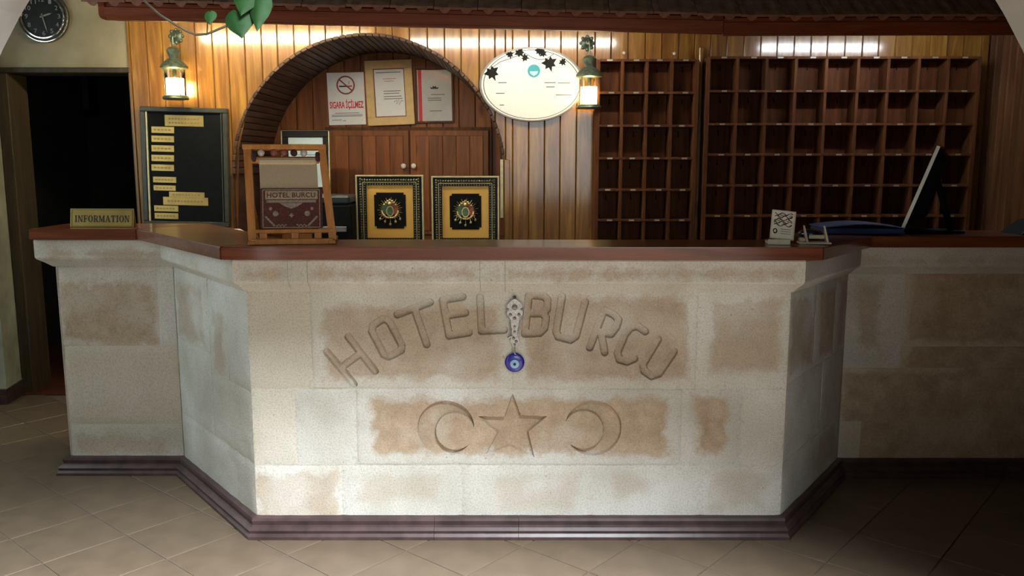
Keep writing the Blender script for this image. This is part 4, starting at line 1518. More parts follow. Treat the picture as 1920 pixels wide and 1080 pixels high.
# ---- two gold emblem frames
def emblem_frame(tl, tr, label):
    yf = 1.86
    a, b2 = P(*tl, yf), P(*tr, yf)
    W2 = (b2 - a).length
    zt = (a.z + b2.z) / 2
    H2 = zt - ZF - .001
    cx = (a.x + b2.x) / 2
    t = thing('emblem_frame', label, 'picture frame', (cx, yf, ZF), 'gold emblem frames on the back counter')
    M = Matrix.Translation((cx, yf, ZF + .001 + H2 / 2)) @ Matrix.Rotation(math.atan2(-(b2.z - a.z), W2), 4, 'Y')
    cz = .025      # the opening sits a little above the middle

    def frame(w0, w1, h0t, h0b, h1t, h1b, y0, y1, nm, mat):
        for p in ((-w0, w0, h1t, h0t), (-w0, w0, -h0b, -h1b), (-w0, -w1, -h1b, h1t), (w1, w0, -h1b, h1t)):
            G().box(p[0], p[1], y0, y1, p[2], p[3], M, bev=.0015).build(nm, mat, t)
    w, h = W2 / 2, H2 / 2
    k = W2 / 128.0     # size of one photo pixel on the frame
    frame(w, w - 3 * k, h, h, h - 3 * k, h - 3 * k, -.022, .012, 'outer_lip', GOLDLIP)
    frame(w - 3 * k, w - 20 * k, h - 3 * k, h - 3 * k, h - 19 * k, h - 20 * k, -.015, .012, 'frame_bar', BLACK)
    # raised ornament: a row of beads and a twisted band
    g = G()
    n1 = 26
    for s in (-1, 1):
        for i in range(n1):
            z = -h + 12 * k + (2 * h - 20 * k) * i / (n1 - 1)
            g.ball((s * (w - 9.5 * k), -.017, z), 2.3 * k, 4)
            g.ball((s * (w - 17 * k), -.016, z + .4 * k), 1.5 * k, 4)
        m1 = 22
        for i in range(m1):
            x = -w + 13 * k + (2 * w - 26 * k) * i / (m1 - 1)
            g.ball((x, -.017, s * (h - 9.5 * k)), 2.3 * k, 4)
            g.ball((x, -.016, s * (h - 17 * k)), 1.5 * k, 4)
    g.v = [tuple(M @ Vector(p)) for p in g.v]
    od = g.build('bead_ornament', ORNATE, t, True)
    od['kind'] = 'stuff'
    frame(w - 13 * k, w - 14.3 * k, h - 13 * k, h - 13 * k, h - 14.3 * k, h - 14.3 * k, -.019, -.013, 'inner_line', GOLDLIP)
    G().box(-w + 20 * k, w - 20 * k, -.006, .010, -h + 20 * k, h - 19 * k, M).build('gold_mount', GOLDMAT, t)
    # black field with clipped corners
    fw_, ft, fbm, cc = 30 * k, h - 32 * k, h - 72 * k + (H2 - 2 * 59 * k) * 0, 4 * k
    top = h - 33 * k
    low = top - 68 * k
    pl2 = [(-fw_ + cc, low), (fw_ - cc, low), (fw_ - cc, low + cc), (fw_, low + cc), (fw_, top - cc), (fw_ - cc, top - cc), (fw_ - cc, top), (-fw_ + cc, top), (-fw_ + cc, top - cc), (-fw_, top - cc), (-fw_, low + cc), (-fw_ + cc, low + cc)]
    G().prism(pl2, -.0085, -.005, M).build('black_field', BLACKMATT, t)
    ec = (0, top - 33 * k)
    em = bpy.data.objects.new('emblem', None)
    COL.objects.link(em)
    em.parent = t
    LOC[em.name] = LOC[t.name]

    def tr(g2):
        g2.v = [tuple(M @ Vector(p)) for p in g2.v]
        return g2
    # rays
    g = G()
    for i in range(30):
        a2 = 2 * PI * i / 30
        if math.sin(a2) < -.82:
            continue
        c, s = math.cos(a2), math.sin(a2)
        r0, r1 = 13 * k, (24 if i % 2 else 21) * k
        g.tube([(ec[0] + r0 * c, -.010, ec[1] + r0 * s), (ec[0] + r1 * c, -.010, ec[1] + r1 * s)], [.9 * k, .5 * k], 4)
    tr(g).build('ray_burst', EMBGOLD, em)
    # flags: green to the left, red to the right
    for sgn_, mt in ((-1, EMBGREEN), (1, EMBRED)):
        g = G()
        g.prism([(ec[0] + sgn_ * q[0] * k, ec[1] + q[1] * k) for q in ((2, 11), (8, 13), (14, 10), (16, 3), (14, -5), (9, -9), (5, -4), (8, 3))], -.014, -.009)
        tr(g).build('flag', mt, em)
    g = G().ring_xz((ec[0], ec[1] - 2 * k), 7 * k, 9.5 * k, -.016, -.009, 20, .8, 1.1)
    tr(g).build('shield_ring', EMBGOLD, em)
    g = G()
    g.prism([(ec[0] + 6.5 * k * .8 * math.cos(2 * PI * i / 16), ec[1] - 2 * k + 6.5 * k * 1.1 * math.sin(2 * PI * i / 16)) for i in range(16)], -.0145, -.009)
    tr(g).build('shield', EMBGREEN, em)
    # turban crest and sun on top
    g = G()
    g.ball((ec[0], -.014, ec[1] + 12 * k), 4.2 * k, 8)
    for dx, dz, r in ((-7, 14, 2.6), (7, 14, 2.6), (-11, 10, 2.2), (11, 10, 2.2), (0, 19, 2.4), (-4, 17, 2), (4, 17, 2)):
        g.ball((ec[0] + dx * k, -.013, ec[1] + dz * k), r * k, 6)
    tr(g).build('crest', EMBGOLD, em, True)
    # garland and hanging medals
    g = G()
    for i in range(15):
        a2 = PI + PI * i / 14
        g.ball((ec[0] + 15 * k * math.cos(a2), -.012, ec[1] - 3 * k + 12 * k * math.sin(a2)), 2.1 * k, 6)
    tr(g).build('garland', EMBGOLD, em, True)
    for dx, dz in ((-19, -17), (-10, -22), (0, -27), (10, -22), (19, -17)):
        g = G()
        g.ball((ec[0] + dx * k, -.011, ec[1] + dz * k), 2.3 * k, 6, 1.2)
        g.tube([(ec[0] + dx * k, -.010, ec[1] + dz * k), (ec[0] + dx * .86 * k, -.010, ec[1] + (dz + 9) * k)], .6 * k, 4)
        tr(g).build('medal', EMBGOLD, em, True)
    return t


emblem_frame((667, 328), (794, 328), 'ornate black and gold emblem frame beside the dark printer')
emblem_frame((809, 330), (936, 330), 'ornate black and gold emblem frame nearer the bare pine boards')

# ================================================================== PLAQUE BOARD
YH = Y_WALL - .03
M, W_, H_, ctr = quad_frame((262, 200), (427, 203), (431, 424), (272, 424), YH)
hb = thing('plaque_board', 'black board with small brass plates hanging below the left lantern', 'board', (ctr.x, Y_WALL, ctr.z - H_ / 2))
kk = W_ / 163.0
for a in ((-W_ / 2, W_ / 2, H_ / 2 - 9 * kk, H_ / 2), (-W_ / 2, W_ / 2, -H_ / 2, -H_ / 2 + 9 * kk), (-W_ / 2, -W_ / 2 + 9 * kk, -H_ / 2 + 9 * kk, H_ / 2 - 9 * kk), (W_ / 2 - 9 * kk, W_ / 2, -H_ / 2 + 9 * kk, H_ / 2 - 9 * kk)):
    G().box(a[0], a[1], -.012, .028, a[2], a[3], M, bev=.004).build('frame_bar', DARKFRAME, hb)
for a in ((-W_ / 2 + 10 * kk, -W_ / 2 + 12.5 * kk), (W_ / 2 - 13 * kk, W_ / 2 - 11 * kk)):
    G().box(a[0], a[1], -.006, .02, -H_ / 2 + 9 * kk, H_ / 2 - 9 * kk, M).build('inner_bead', GOLDLIP if a[0] < 0 else DARKFRAME, hb)
G().box(-W_ / 2 + 9 * kk, W_ / 2 - 9 * kk, .004, .028, -H_ / 2 + 9 * kk, H_ / 2 - 9 * kk, M).build('board_panel', BLACKMATT, hb)
Mi = M.inverted()
plates = [(309, 217, 381, 236)] + [(284, a, 326, a + 11) for a in (238, 255, 273, 291, 309)] + [(287, 332, 330, 342), (288, 348, 329, 357),
          (317, 361, 383, 370), (306, 371, 390, 384), (289, 386, 334, 396), (290, 400, 334, 410)]
for i, (x0, y0, x1, y1) in enumerate(plates):
    a, b2 = Mi @ P(x0, y1, YH), Mi @ P(x1, y0, YH)
    pt = G().box(a.x, b2.x, .0005, .004, a.z, b2.z, M, bev=.0008).build('brass_plate', GOLD, hb)
    hgt = b2.z - a.z
    rows = [(.5,)] if i else [(.66,), (.3,)]
    for (f_,) in rows:
        wd = (b2.x - a.x)
        n = max(3, int(wd / .022))
        g = G()
        for q in range(n):
            x = a.x + wd * (.1 + .8 * q / n)
            g.box(x, x + wd * .8 / n * .7, -.0001, .0006, a.z + hgt * f_ - hgt * (.07 if i == 0 else .13), a.z + hgt * f_ + hgt * (.07 if i == 0 else .13), M)
        g.build('engraved_line', plain('engraving', (.30, .20, .07), .5, bmp=0) if 'engraving' not in MATS else MATS['engraving'], pt)

# ================================================================== WALL CLOCK
YK = Y_WALL - .035
kc = P(78, 30, YK)
RK = P(126, 30, YK).x - kc.x
ck = thing('wall_clock', 'round black faced wall clock with a chrome rim above the doorway', 'clock', (kc.x, Y_WALL, kc.z - RK))
Tk = Matrix.Translation((kc.x, Y_WALL, kc.z)) @ Matrix.Rotation(PI / 2, 4, 'X')
G().lathe([(RK * .96, 0), (RK, .008), (RK, .02), (RK * .93, .026), (RK * .90, .024)], 48, Tk).build('case', DARKFRAME, ck, True)
G().tube([(kc.x + RK * .965 * math.cos(2 * PI * i / 48), Y_WALL - .025, kc.z + RK * .965 * math.sin(2 * PI * i / 48)) for i in range(48)], RK * .028, 8, True).build('outer_rim', CHROME, ck, True)
G().tube([(kc.x + RK * .83 * math.cos(2 * PI * i / 48), Y_WALL - .029, kc.z + RK * .83 * math.sin(2 * PI * i / 48)) for i in range(48)], RK * .045, 8, True).build('inner_rim', CHROME, ck, True)
G().lathe([(RK * .82, .022), (RK * .82, .0245)], 48, Tk).build('dial', BLACK, ck)
yd = Y_WALL - .0255
for hnum in range(1, 13):
    a = PI / 2 - hnum * PI / 6
    g = G()
    put_text(g, str(hnum), RK * (.11 if hnum < 10 else .2), RK * .17, Matrix.Translation((kc.x + RK * .64 * math.cos(a), yd, kc.z + RK * .64 * math.sin(a))))
    g.build('numeral', plain('dial_print', (.20, .21, .20), .5) if 'dial_print' not in MATS else MATS['dial_print'], ck)
for nm, deg, ln, wd in (('hour_hand', 73, .40, .030), ('minute_hand', 166, .62, .022)):
    a = math.radians(90 - deg)
    d = Vector((math.cos(a), 0, math.sin(a)))
    n = Vector((-math.sin(a), 0, math.cos(a)))
    c = Vector((kc.x, yd - .003, kc.z))
    q = [c - d * RK * .1 - n * RK * wd, c + d * RK * ln * .7 - n * RK * wd, c + d * RK * ln, c + d * RK * ln * .7 + n * RK * wd, c - d * RK * .1 + n * RK * wd]
    G().prism([(p.x, p.z) for p in q], yd - .004, yd - .0025).build(nm, MATS['dial_print'], ck)
G().lathe([(RK * .05, .026), (RK * .05, .031)], 14, Tk).build('hub', CHROME, ck)

# ================================================================== ON THE WORKTOP
# ---- INFORMATION desk sign
YI = .68
a, b2 = P(131, 430, YI), P(252, 427, YI)
zi = ZL
W_ = b2.x - a.x
H_ = P(190, 391, YI).z - zi
si = thing('information_sign', 'gold desk sign reading INFORMATION on the left end of the counter', 'sign', ((a.x + b2.x) / 2, YI, zi))
M = Matrix.Translation(((a.x + b2.x) / 2, YI, zi)) @ Matrix.Rotation(-.035, 4, 'Z') @ Matrix.Rotation(-.16, 4, 'X')
G().box(-W_ / 2, W_ / 2, -.001, .0015, .001, H_, M, bev=.0006).build('front_plate', GOLD, si)
M2 = Matrix.Translation(((a.x + b2.x) / 2, YI + 2 * .16 * H_, zi)) @ Matrix.Rotation(-.035, 4, 'Z') @ Matrix.Rotation(.16, 4, 'X')
G().box(-W_ / 2, W_ / 2, -.001, .0015, .002, H_ - .001, M2).build('back_plate', GOLD, si)
g = G()
for q in ((-.48, .48, .93, .945), (-.48, .48, .055, .07), (-.48, -.473, .06, .94), (.473, .48, .06, .94)):
    g.box(q[0] * W_, q[1] * W_, -.0018, -.0008, q[2] * H_, q[3] * H_, M)
g.build('border', ORNATE, si)


# slab serif capitals drawn in a unit cell: thick stems, thin arms, serifs
def serif_caps(word, wdt, hgt, M, y):
    ST, TH = .20, .09
    cells = {'I': .5, 'N': 1.0, 'F': .82, 'O': .95, 'R': .95, 'M': 1.2, 'A': 1.0, 'T': .9}
    sp = .16
    tot = sum(cells[c] for c in word) + sp * (len(word) - 1)
    sx = wdt / tot
    g = G()
    x = -tot / 2

    def quad(pp_):
        g.prism([((px_) * sx, (pz_ - .5) * hgt) for px_, pz_ in pp_], y - .0006, y, M)

    def rect(x0, x1, z0, z1):
        quad([(x0, z0), (x1, z0), (x1, z1), (x0, z1)])

    def stem(xc, top=True, bot_=True):
        rect(xc - ST / 2, xc + ST / 2, 0, 1)
        if bot_:
            rect(xc - .22, xc + .22, 0, TH)
        if top:
            rect(xc - .22, xc + .22, 1 - TH, 1)
    for c in word:
        wc = cells[c]
        if c == 'I':
            stem(x + wc / 2)
        elif c == 'N':
            rect(x + .12, x + .20, 0, 1)
            rect(x, x + .32, 0, TH)
            rect(x, x + .25, 1 - TH, 1)
            rect(x + wc - .2, x + wc - .12, 0, 1)
            rect(x + wc - .32, x + wc, 1 - TH, 1)
            quad([(x + .08, 1), (x + .30, 1), (x + wc - .12, 0), (x + wc - .30, 0)])
        elif c == 'F':
            stem(x + .22)
            rect(x + .22, x + wc, 1 - TH, 1)
            rect(x + wc - .08, x + wc, .70, 1)
            rect(x + .3, x + wc - .16, .48, .48 + TH)
            rect(x + wc - .24, x + wc - .17, .38, .66)
        elif c == 'O':
            n = 20
            for i in range(n):
                t0, t1 = 2 * PI * i / n, 2 * PI * (i + 1) / n
                f0 = lambda t, rx_, rz_: (x + wc / 2 + rx_ * math.cos(t), .5 + rz_ * math.sin(t))
                quad([f0(t0, wc / 2, .52), f0(t1, wc / 2, .52), f0(t1, wc / 2 - .21, .44), f0(t0, wc / 2 - .21, .44)])
        elif c == 'R':
            stem(x + .22)
            rect(x + .22, x + .62, 1 - TH, 1)
            rect(x + .22, x + .62, .46, .46 + TH)
            n = 10
            for i in range(n):
                t0, t1 = -PI / 2 + PI * i / n, -PI / 2 + PI * (i + 1) / n
                f0 = lambda t, rx_, rz_: (x + .58 + rx_ * math.cos(t), .73 + rz_ * math.sin(t))
                quad([f0(t0, .27, .27), f0(t1, .27, .27), f0(t1, .09, .19), f0(t0, .09, .19)])
            quad([(x + .45, .5), (x + .65, .5), (x + wc - .03, 0), (x + wc - .24, 0)])
            rect(x + wc - .26, x + wc + .03, 0, TH)
        elif c == 'M':
            rect(x + .10, x + .18, 0, 1)
            rect(x, x + .28, 0, TH)
            rect(x, x + .2, 1 - TH, 1)
            rect(x + wc - .28, x + wc - .28 + ST, 0, 1)
            rect(x + wc - .40, x + wc + .02, 0, TH)
            rect(x + wc - .2, x + wc + .02, 1 - TH, 1)
            quad([(x + .08, 1), (x + .28, 1), (x + .66, .12), (x + .52, .05)])
            quad([(x + wc - .24, 1), (x + wc - .14, 1), (x + .62, .05), (x + .52, .05)])
        elif c == 'A':
            quad([(x + .42, 1), (x + .58, 1), (x + wc - .06, 0), (x + wc - .28, 0)])
            quad([(x + .42, 1), (x + .52, 1), (x + .18, 0), (x + .10, 0)])
            rect(x + .26, x + .7, .3, .3 + TH)
            rect(x, x + .3, 0, TH)
            rect(x + wc - .36, x + wc + .02, 0, TH)
        elif c == 'T':
            stem(x + wc / 2, False)
            rect(x, x + wc, 1 - TH, 1)
            rect(x, x + .08, .7, 1)
            rect(x + wc - .08, x + wc, .7, 1)
        x += wc + sp
    return g


serif_caps('INFORMATION', W_ * .86, H_ * .36, M @ Matrix.Translation((0, 0, H_ * .45)), -.0012).build('lettering', INK, si)

# ---- miniature loom
lp = Vector((P(545, 455, .08).x, .10, ZM))
lm = thing('miniature_loom', 'small wooden loom holding a maroon carpet sample on the counter', 'loom', lp)
ML = Matrix.Translation(lp) @ Matrix.Rotation(math.radians(9), 4, 'Z')
lean = Matrix.Translation((0, -.085, .012)) @ Matrix.Rotation(math.radians(-13), 4, 'X')
LH = .342


def post_geo(x0, x1):
    g = G()
    s = .016
    vs = []
    for (x, z) in ((x0, 0), (x1, LH)):
        vs += [(x - s / 1.2, -.011, z), (x + s / 1.2, -.011, z), (x + s / 1.2, .011, z), (x - s / 1.2, .011, z)]
    g.add(vs, [(3, 2, 1, 0), (4, 5, 6, 7), (0, 1, 5, 4), (1, 2, 6, 5), (2, 3, 7, 6), (3, 0, 4, 7)], ML @ lean)
    return g


post_geo(-.128, -.142).build('upright', LOOMWOOD, lm)
post_geo(.152, .118).build('upright', LOOMWOOD, lm)
for sx_, xa_ in ((-1, -.128), (1, .150)):
    G().box(xa_ - .013, xa_ + .013, -.115, .085, .0008, .014, ML, bev=.002).build('foot', LOOMWOOD, lm)
    zz = .17
    g = G()
    p0 = ML @ Vector((xa_, .075, .012))
    p1 = ML @ lean @ Vector((xa_ + (-.008 if sx_ < 0 else -.016), .006, .19))
    g.tube([p0, p1], .009, 4)
    g.build('rear_strut', LOOMWOOD, lm)
G().box(-.158, .134, -.014, .014, LH - .012, LH + .006, ML @ lean, bev=.002).build('top_bar', LOOMWOOD, lm)
G().box(-.125, .165, -.012, .012, .026, .040, ML @ lean, bev=.002).build('lower_bar', LOOMWOOD, lm)
G().box(-.13, .155, -.110, -.088, .0008, .020, ML, bev=.002).build('base_bar', LOOMWOOD, lm)
for x in (-.09, .02, .10):
    G().box(x - .012, x + .012, -.012, .010, .006, .026, ML @ lean).build('spacer', LOOMWOOD, lm)
rt = Matrix.Translation((0, 0, .292))
g = G().lathe([(.013, -.128), (.013, .108)], 14, ML @ lean @ Matrix.Translation((0, -.002, .292)) @ Matrix.Rotation(PI / 2, 4, 'Y'))
g.build('warp_roller', LOOMWOOD, lm, True)
for x in (-.118, .100):
    G().lathe([(.014, -.008), (.019, -.004), (.019, .004), (.014, .008)], 14, ML @ lean @ Matrix.Translation((x + (.0 if x < 0 else .004), -.008, .302)) @ Matrix.Rotation(PI / 2, 4, 'Y')).build('roller_knob', YARNDK, lm, True)
for x, mt in ((-.095, YARNPALE), (-.05, YARN), (-.015, YARN), (.02, YARNDK), (.055, YARNPALE)):
    G().ball(ML @ lean @ Vector((x, -.004, .318)), .013, 8).build('yarn_ball', mt, lm, True)
# warp: one sheet of fine threads, and the woven carpet
wp = G()
for i in range(58):
    x = -.100 + .196 * i / 57
    x2 = x * 1.0 + .006
    vs = [(x - .0012, -.017, .296), (x + .0012, -.017, .296), (x2 + .0012, -.012, .185), (x2 - .0012, -.012, .185)]
    wp.add(vs + [(a_, b_ + .003, c_) for a_, b_, c_ in vs], [(0, 1, 2, 3), (7, 6, 5, 4), (0, 4, 5, 1), (1, 5, 6, 2), (2, 6, 7, 3), (3, 7, 4, 0)], ML @ lean)
wo = wp.build('warp_threads', WARP, lm)
wo['kind'] = 'stuff'
G().add([(-.102, -.010, .298), (.100, -.010, .298), (.104, -.008, .18), (-.098, -.008, .18), (-.102, -.007, .298), (.100, -.007, .298), (.104, -.005, .18), (-.098, -.005, .18)],
        [(0, 1, 2, 3), (7, 6, 5, 4), (0, 4, 5, 1), (1, 5, 6, 2), (2, 6, 7, 3), (3, 7, 4, 0)], ML @ lean).build('warp_cloth', WARP, lm)
G().box(-.104, .100, -.020, -.006, .272, .294, ML @ lean, bev=.006).build('warp_wrap', plain('pale_warp', (.62, .47, .31), .9, scale=200, bmp=.4), lm)
cp = G().box(-.098, .118, -.022, -.004, .042, .186, ML @ lean, bev=.004).build('carpet', RUG, lm)
Mc = ML @ lean @ Matrix.Translation((.010, -.0222, .042))
G().box(-.090, .092, -.0008, .0002, .104, .134, Mc).build('carpet_band', RUGBEIGE, cp)
G().box(-.086, .086, -.0008, .0002, .092, .101, Mc).build('carpet_band', RUGGREY, cp)
g = G()
put_text(g, 'HOTEL BURCU', .168, .018, Mc @ Matrix.Translation((0, -.0012, .119)), .0012)
g.build('lettering', RUG, cp)
g = G()
for s in (-1, 1):
    for i in range(9):
        q = i / 8
        g.prism([(s * (.088 - .028 * q) + dx_, .010 + .030 * (1 - q) + dz_) for dx_, dz_ in ((-.005, 0), (0, -.004), (.005, 0), (0, .004))], -.0008, .0002, Mc)
    for i in range(6):
        g.prism([(s * (.050 - .006 * i) + dx_, .008 + .004 * (i % 2) + dz_) for dx_, dz_ in ((-.004, 0), (0, -.003), (.004, 0), (0, .003))], -.0008, .0002, Mc)
    for cx_, cz_, r_ in ((.055, .052, .010), (.072, .070, .006)):
        g.prism([(s * cx_ + r_ * math.cos(PI * i / 4), cz_ + r_ * math.sin(PI * i / 4)) for i in range(8)], -.0008, .0002, Mc)
g.prism([(r_ * math.cos(PI * i / 4), .046 + r_ * math.sin(PI * i / 4)) for i, r_ in zip(range(8), [.009, .005] * 4)], -.0008, .0002, Mc)
g.prism([(-.04, .09), (.04, .09), (.022, .078), (0, .070), (-.022, .078)], -.0008, .0002, Mc)
g.build('carpet_motif', RUGGREY, cp)
g = G()
for q in ((-.1, .1, .001, .004), (-.1, .1, .137, .140), (-.1, -.097, .001, .14), (.097, .1, .001, .14)):
    g.box(q[0], q[1], -.0006, .0002, q[2], q[3], Mc)
g.build('carpet_edge', RUGGREY, cp)

# ---- small printed plaque on a stand
yp = .03
q = P(1462, 459, yp)
sp_ = thing('souvenir_plaque', 'small white plaque with black drawing propped near the right corner of the counter', 'plaque', (q.x, yp, ZM2))
MP = Matrix.Translation((q.x, yp, ZM2)) @ Matrix.Rotation(math.radians(-8), 4, 'Z')
MPl = MP @ Matrix.Translation((.004, -.008, .018)) @ Matrix.Rotation(math.radians(-20), 4, 'X') @ Matrix.Rotation(math.radians(6), 4, 'Y')
G().box(-.042, .042, -.004, .004, 0, .108, MPl, bev=.002).build('plaque_board', PLASTICPALE, sp_)
G().box(-.038, .036, -.0046, -.0038, .004, .104, MPl).build('plaque_face', plain('plaque_white', (.62, .58, .48), .6), sp_)
g = G()
for k in range(5):      # a drawing of winding lines
    pts_ = [MPl @ Vector((-.032 + .0062 * q_, -.0048, .051 + .0105 * k + .0045 * math.sin(q_ * 1.35 + k * 2.1))) for q_ in range(11)]
    g.tube(pts_, [.0011 + .0012 * (math.sin(q_ * 2.3 + k) ** 2) for q_ in range(11)], 5)
for q_ in range(6):
    x, z = -.028 + .0105 * q_, .060 + .012 * (q_ % 3)
    g.tube([MPl @ Vector((x + .0045 * math.cos(t), -.0048, z + .0055 * math.sin(t))) for t in [m_ * PI / 5 for m_ in range(10)]], .0011, 5, True)
g.tube([MPl @ Vector((-.026 + .006 * math.cos(t), -.0048, .028 + .008 * math.sin(t))) for t in [m_ * PI / 5 for m_ in range(10)]], .0026, 5, True)
for q_ in range(3):
    g.box(-.006, .028, -.0052, -.0045, .020 + .008 * q_, .0215 + .008 * q_, MPl)
g.build('black_drawing', INK, sp_)
G().box(-.045, .032, -.030, -.020, .0005, .020, MP, bev=.002).build('stand_front', PLASTICPALE, sp_)
G().box(-.045, -.030, -.022, .045, .0005, .012, MP, bev=.002).build('stand_foot', PLASTICPALE, sp_)
G().box(.018, .032, -.022, .045, .0005, .012, MP, bev=.002).build('stand_foot', PLASTICPALE, sp_)
G().box(-.010, .006, .020, .045, .0005, .05, MP, bev=.002).build('stand_prop', PLASTICPALE, sp_)

# ---- card holder
yc_ = .05
q = P(1527, 462, yc_)
chd = thing('card_holder', 'empty pale plastic card holder with two upright fins right of the plaque', 'card holder', (q.x, yc_, ZM2 - .004))
MH = Matrix.Translation((q.x, yc_, ZM2 - .001)) @ Matrix.Rotation(math.radians(-10), 4, 'Z')
G().box(-.058, .055, -.022, .028, .0006, .008, MH, bev=.002).build('base', PLASTICPALE, chd)
for x in (-.028, .042):
    G().add([(x - .004, -.020, .008), (x + .004, -.020, .008), (x + .004, .018, .008), (x - .004, .018, .008), (x - .014, -.002, .066), (x - .009, -.002, .066), (x - .009, .004, .066), (x - .014, .004, .066)],
            [(3, 2, 1, 0), (4, 5, 6, 7), (0, 1, 5, 4), (1, 2, 6, 5), (2, 3, 7, 6), (3, 0, 4, 7)], MH).build('fin', PLASTICPALE, chd)
G().box(-.020, .036, .004, .012, .018, .032, MH, bev=.002).build('cross_bar', PLASTICPALE, chd)
G().box(-.056, -.034, -.016, .018, .008, .022, MH, bev=.004).build('side_tray', PLASTICPALE, chd)

# ---- small dark glossy gadget behind it
yg = .30
q = P(1519, 436, yg)
zt_ = ZM2 - .004
gd = thing('desk_gadget', 'dark glossy rounded gadget behind the card holder', 'gadget', (q.x, yg, zt_))
G().ball((q.x, yg, zt_ + .020), .048, 14, .40).build('shell', plain('navy_gloss', (.008, .014, .03), .1, coat=.8), gd, True)
G().box(q.x - .034, q.x + .034, yg - .028, yg + .028, zt_ - .002, zt_ + .006, bev=.003).build('base', BLACKMATT, gd)

# ---- blue folder
yb_ = .63
q0, q1 = P(1540, 440, yb_), P(1690, 440, yb_)
fo = thing('document_folder', 'dark blue folder lying on the counter beside the screen', 'folder', ((q0.x + q1.x) / 2, yb_, ZR + .002))
zf_ = ZR + .007
MFd = Matrix.Translation(((q0.x + q1.x) / 2, yb_ + .06, zf_)) @ Matrix.Rotation(math.radians(-4), 4, 'Z')
wf = (q1.x - q0.x) / 2
G().box(-wf, wf, -.11, .11, 0, .004, MFd, bev=.001).build('back_cover', BLUEFOLDER, fo)
G().box(-wf + .006, wf - .006, -.105, .105, .004, .022, MFd, bev=.001).build('paper_stack', BLUEFOLDER, fo)
gs = G()
n = 9
vs = []
for s in (0, 1):
    for i in range(n):
        u = i / (n - 1)
        for yy_ in (-.11, .11):
            vs.append((-wf + 2 * wf * u, yy_, .022 + .016 * math.sin(PI * u) + (.003 if s else 0)))
fs = []
for i in range(n - 1):
    a, b2, c, d = 2 * i, 2 * i + 1, 2 * i + 3, 2 * i + 2
    k = 2 * n
    fs += [(a, b2, c, d), (a + k, d + k, c + k, b2 + k), (a, d, d + k, a + k), (b2, b2 + k, c + k, c)]
fs += [(0, 2 * n, 2 * n + 1, 1), (2 * n - 2, 2 * n - 1, 4 * n - 1, 4 * n - 2)]
gs.add(vs, fs, MFd)
gs.build('front_cover', BLUEFOLDER, fo, True)

# ---- computer screen seen from its edge
ym = .66
pb, ptp = P(1687, 433, ym), P(1757, 273, ym)
sc = thing('computer_screen', 'black tilted computer screen with its lit edge coloured white, seen side on at the right', 'screen', (pb.x + .1, ym + .1, ZR))
axis = Vector((.60, 1, 0)).normalized()            # the screen's width runs away from the viewer
upv = (Vector((ptp.x, ym, ptp.z)) - Vector((pb.x, ym, pb.z)))
hs_ = upv.length
upn = upv.normalized()
nrm = axis.cross(upn).normalized()
if nrm.x < 0:
    nrm = -nrm
base0 = Vector((pb.x, ym, max(pb.z, ZR + .012)))
SWI = .27


def slab3(o3, a3, b3, c3):
    vs = [o3 + a3 * i + b3 * j + c3 * k for k in (0, 1) for j in (0, 1) for i in (0, 1)]
    return G().add(vs, [(0, 2, 3, 1), (4, 5, 7, 6), (0, 1, 5, 4), (2, 6, 7, 3), (0, 4, 6, 2), (1, 3, 7, 5)])


slab3(base0 - axis * .004, axis * .004, upn * hs_, nrm * .014).build('lit_edge', LITEDGE, sc)
slab3(base0, axis * SWI, upn * hs_, nrm * .012).build('screen_panel', BLACK, sc)
bkc = base0 + axis * .02 + nrm * .012
g = G()
vs = [bkc + upn * .02, bkc + axis * (SWI - .04) + upn * .02, bkc + axis * (SWI - .04) + upn * (hs_ - .01), bkc + upn * (hs_ - .01)]
vs2 = [bkc + nrm * .05 + axis * .03 + upn * .08, bkc + nrm * .05 + axis * (SWI - .07) + upn * .08, bkc + nrm * .035 + axis * (SWI - .07) + upn * (hs_ - .03), bkc + nrm * .035 + axis * .03 + upn * (hs_ - .03)]
g.add(vs + vs2, [(0, 1, 2, 3), (7, 6, 5, 4), (0, 4, 5, 1), (1, 5, 6, 2), (2, 6, 7, 3), (3, 7, 4, 0)])
g.build('back_shell', BLACKMATT, sc)
ft = Vector((P(1790, 436, ym + .06).x, ym + .09, ZR + .004))
hp = bkc + axis * .08 + upn * (hs_ * .62) + nrm * .04
G().tube([hp, ft], .015, 6).build('prop_leg', BLACKMATT, sc)
G().box(base0.x - .01, ft.x + .02, ym + .01, ym + .16, ZR + .0005, ZR + .011, bev=.003).build('foot_plate', BLACKMATT, sc)

# ---- dark wedge device cut by the right edge of the frame
q = P(1905, 432, .66)
dw = thing('desk_device', 'dark wedge shaped device with a grey edge at the right end of the counter', 'device', (q.x + .05, .66, ZR))
g = G()
g.prism([(q.x - .012, ZR + .0006), (q.x + .16, ZR + .0006), (q.x + .16, ZR + .075), (q.x + .06, ZR + .055)], .60, .76)
g.build('body', BLACKMATT, dw)
G().tube([(q.x - .012, .598, ZR + .004), (q.x + .06, .598, ZR + .058), (q.x + .16, .598, ZR + .078)], .0035, 6).build('grey_edge', GREYEDGE, dw)

# ================================================================== EVIL EYE CHARM ON THE COUNTER FACE
e0 = P(965, 680, -.012)
ev = thing('evil_eye_charm', 'silver filigree charm with a blue glass eye hanging on the carved stone', 'charm', (e0.x, -.01, e0.z - .04))
pk = P(966, 680, -.012).x - e0.x


def ep(px, py):
    r_ = P(px, py, -.012)
    return (r_.x, r_.z)


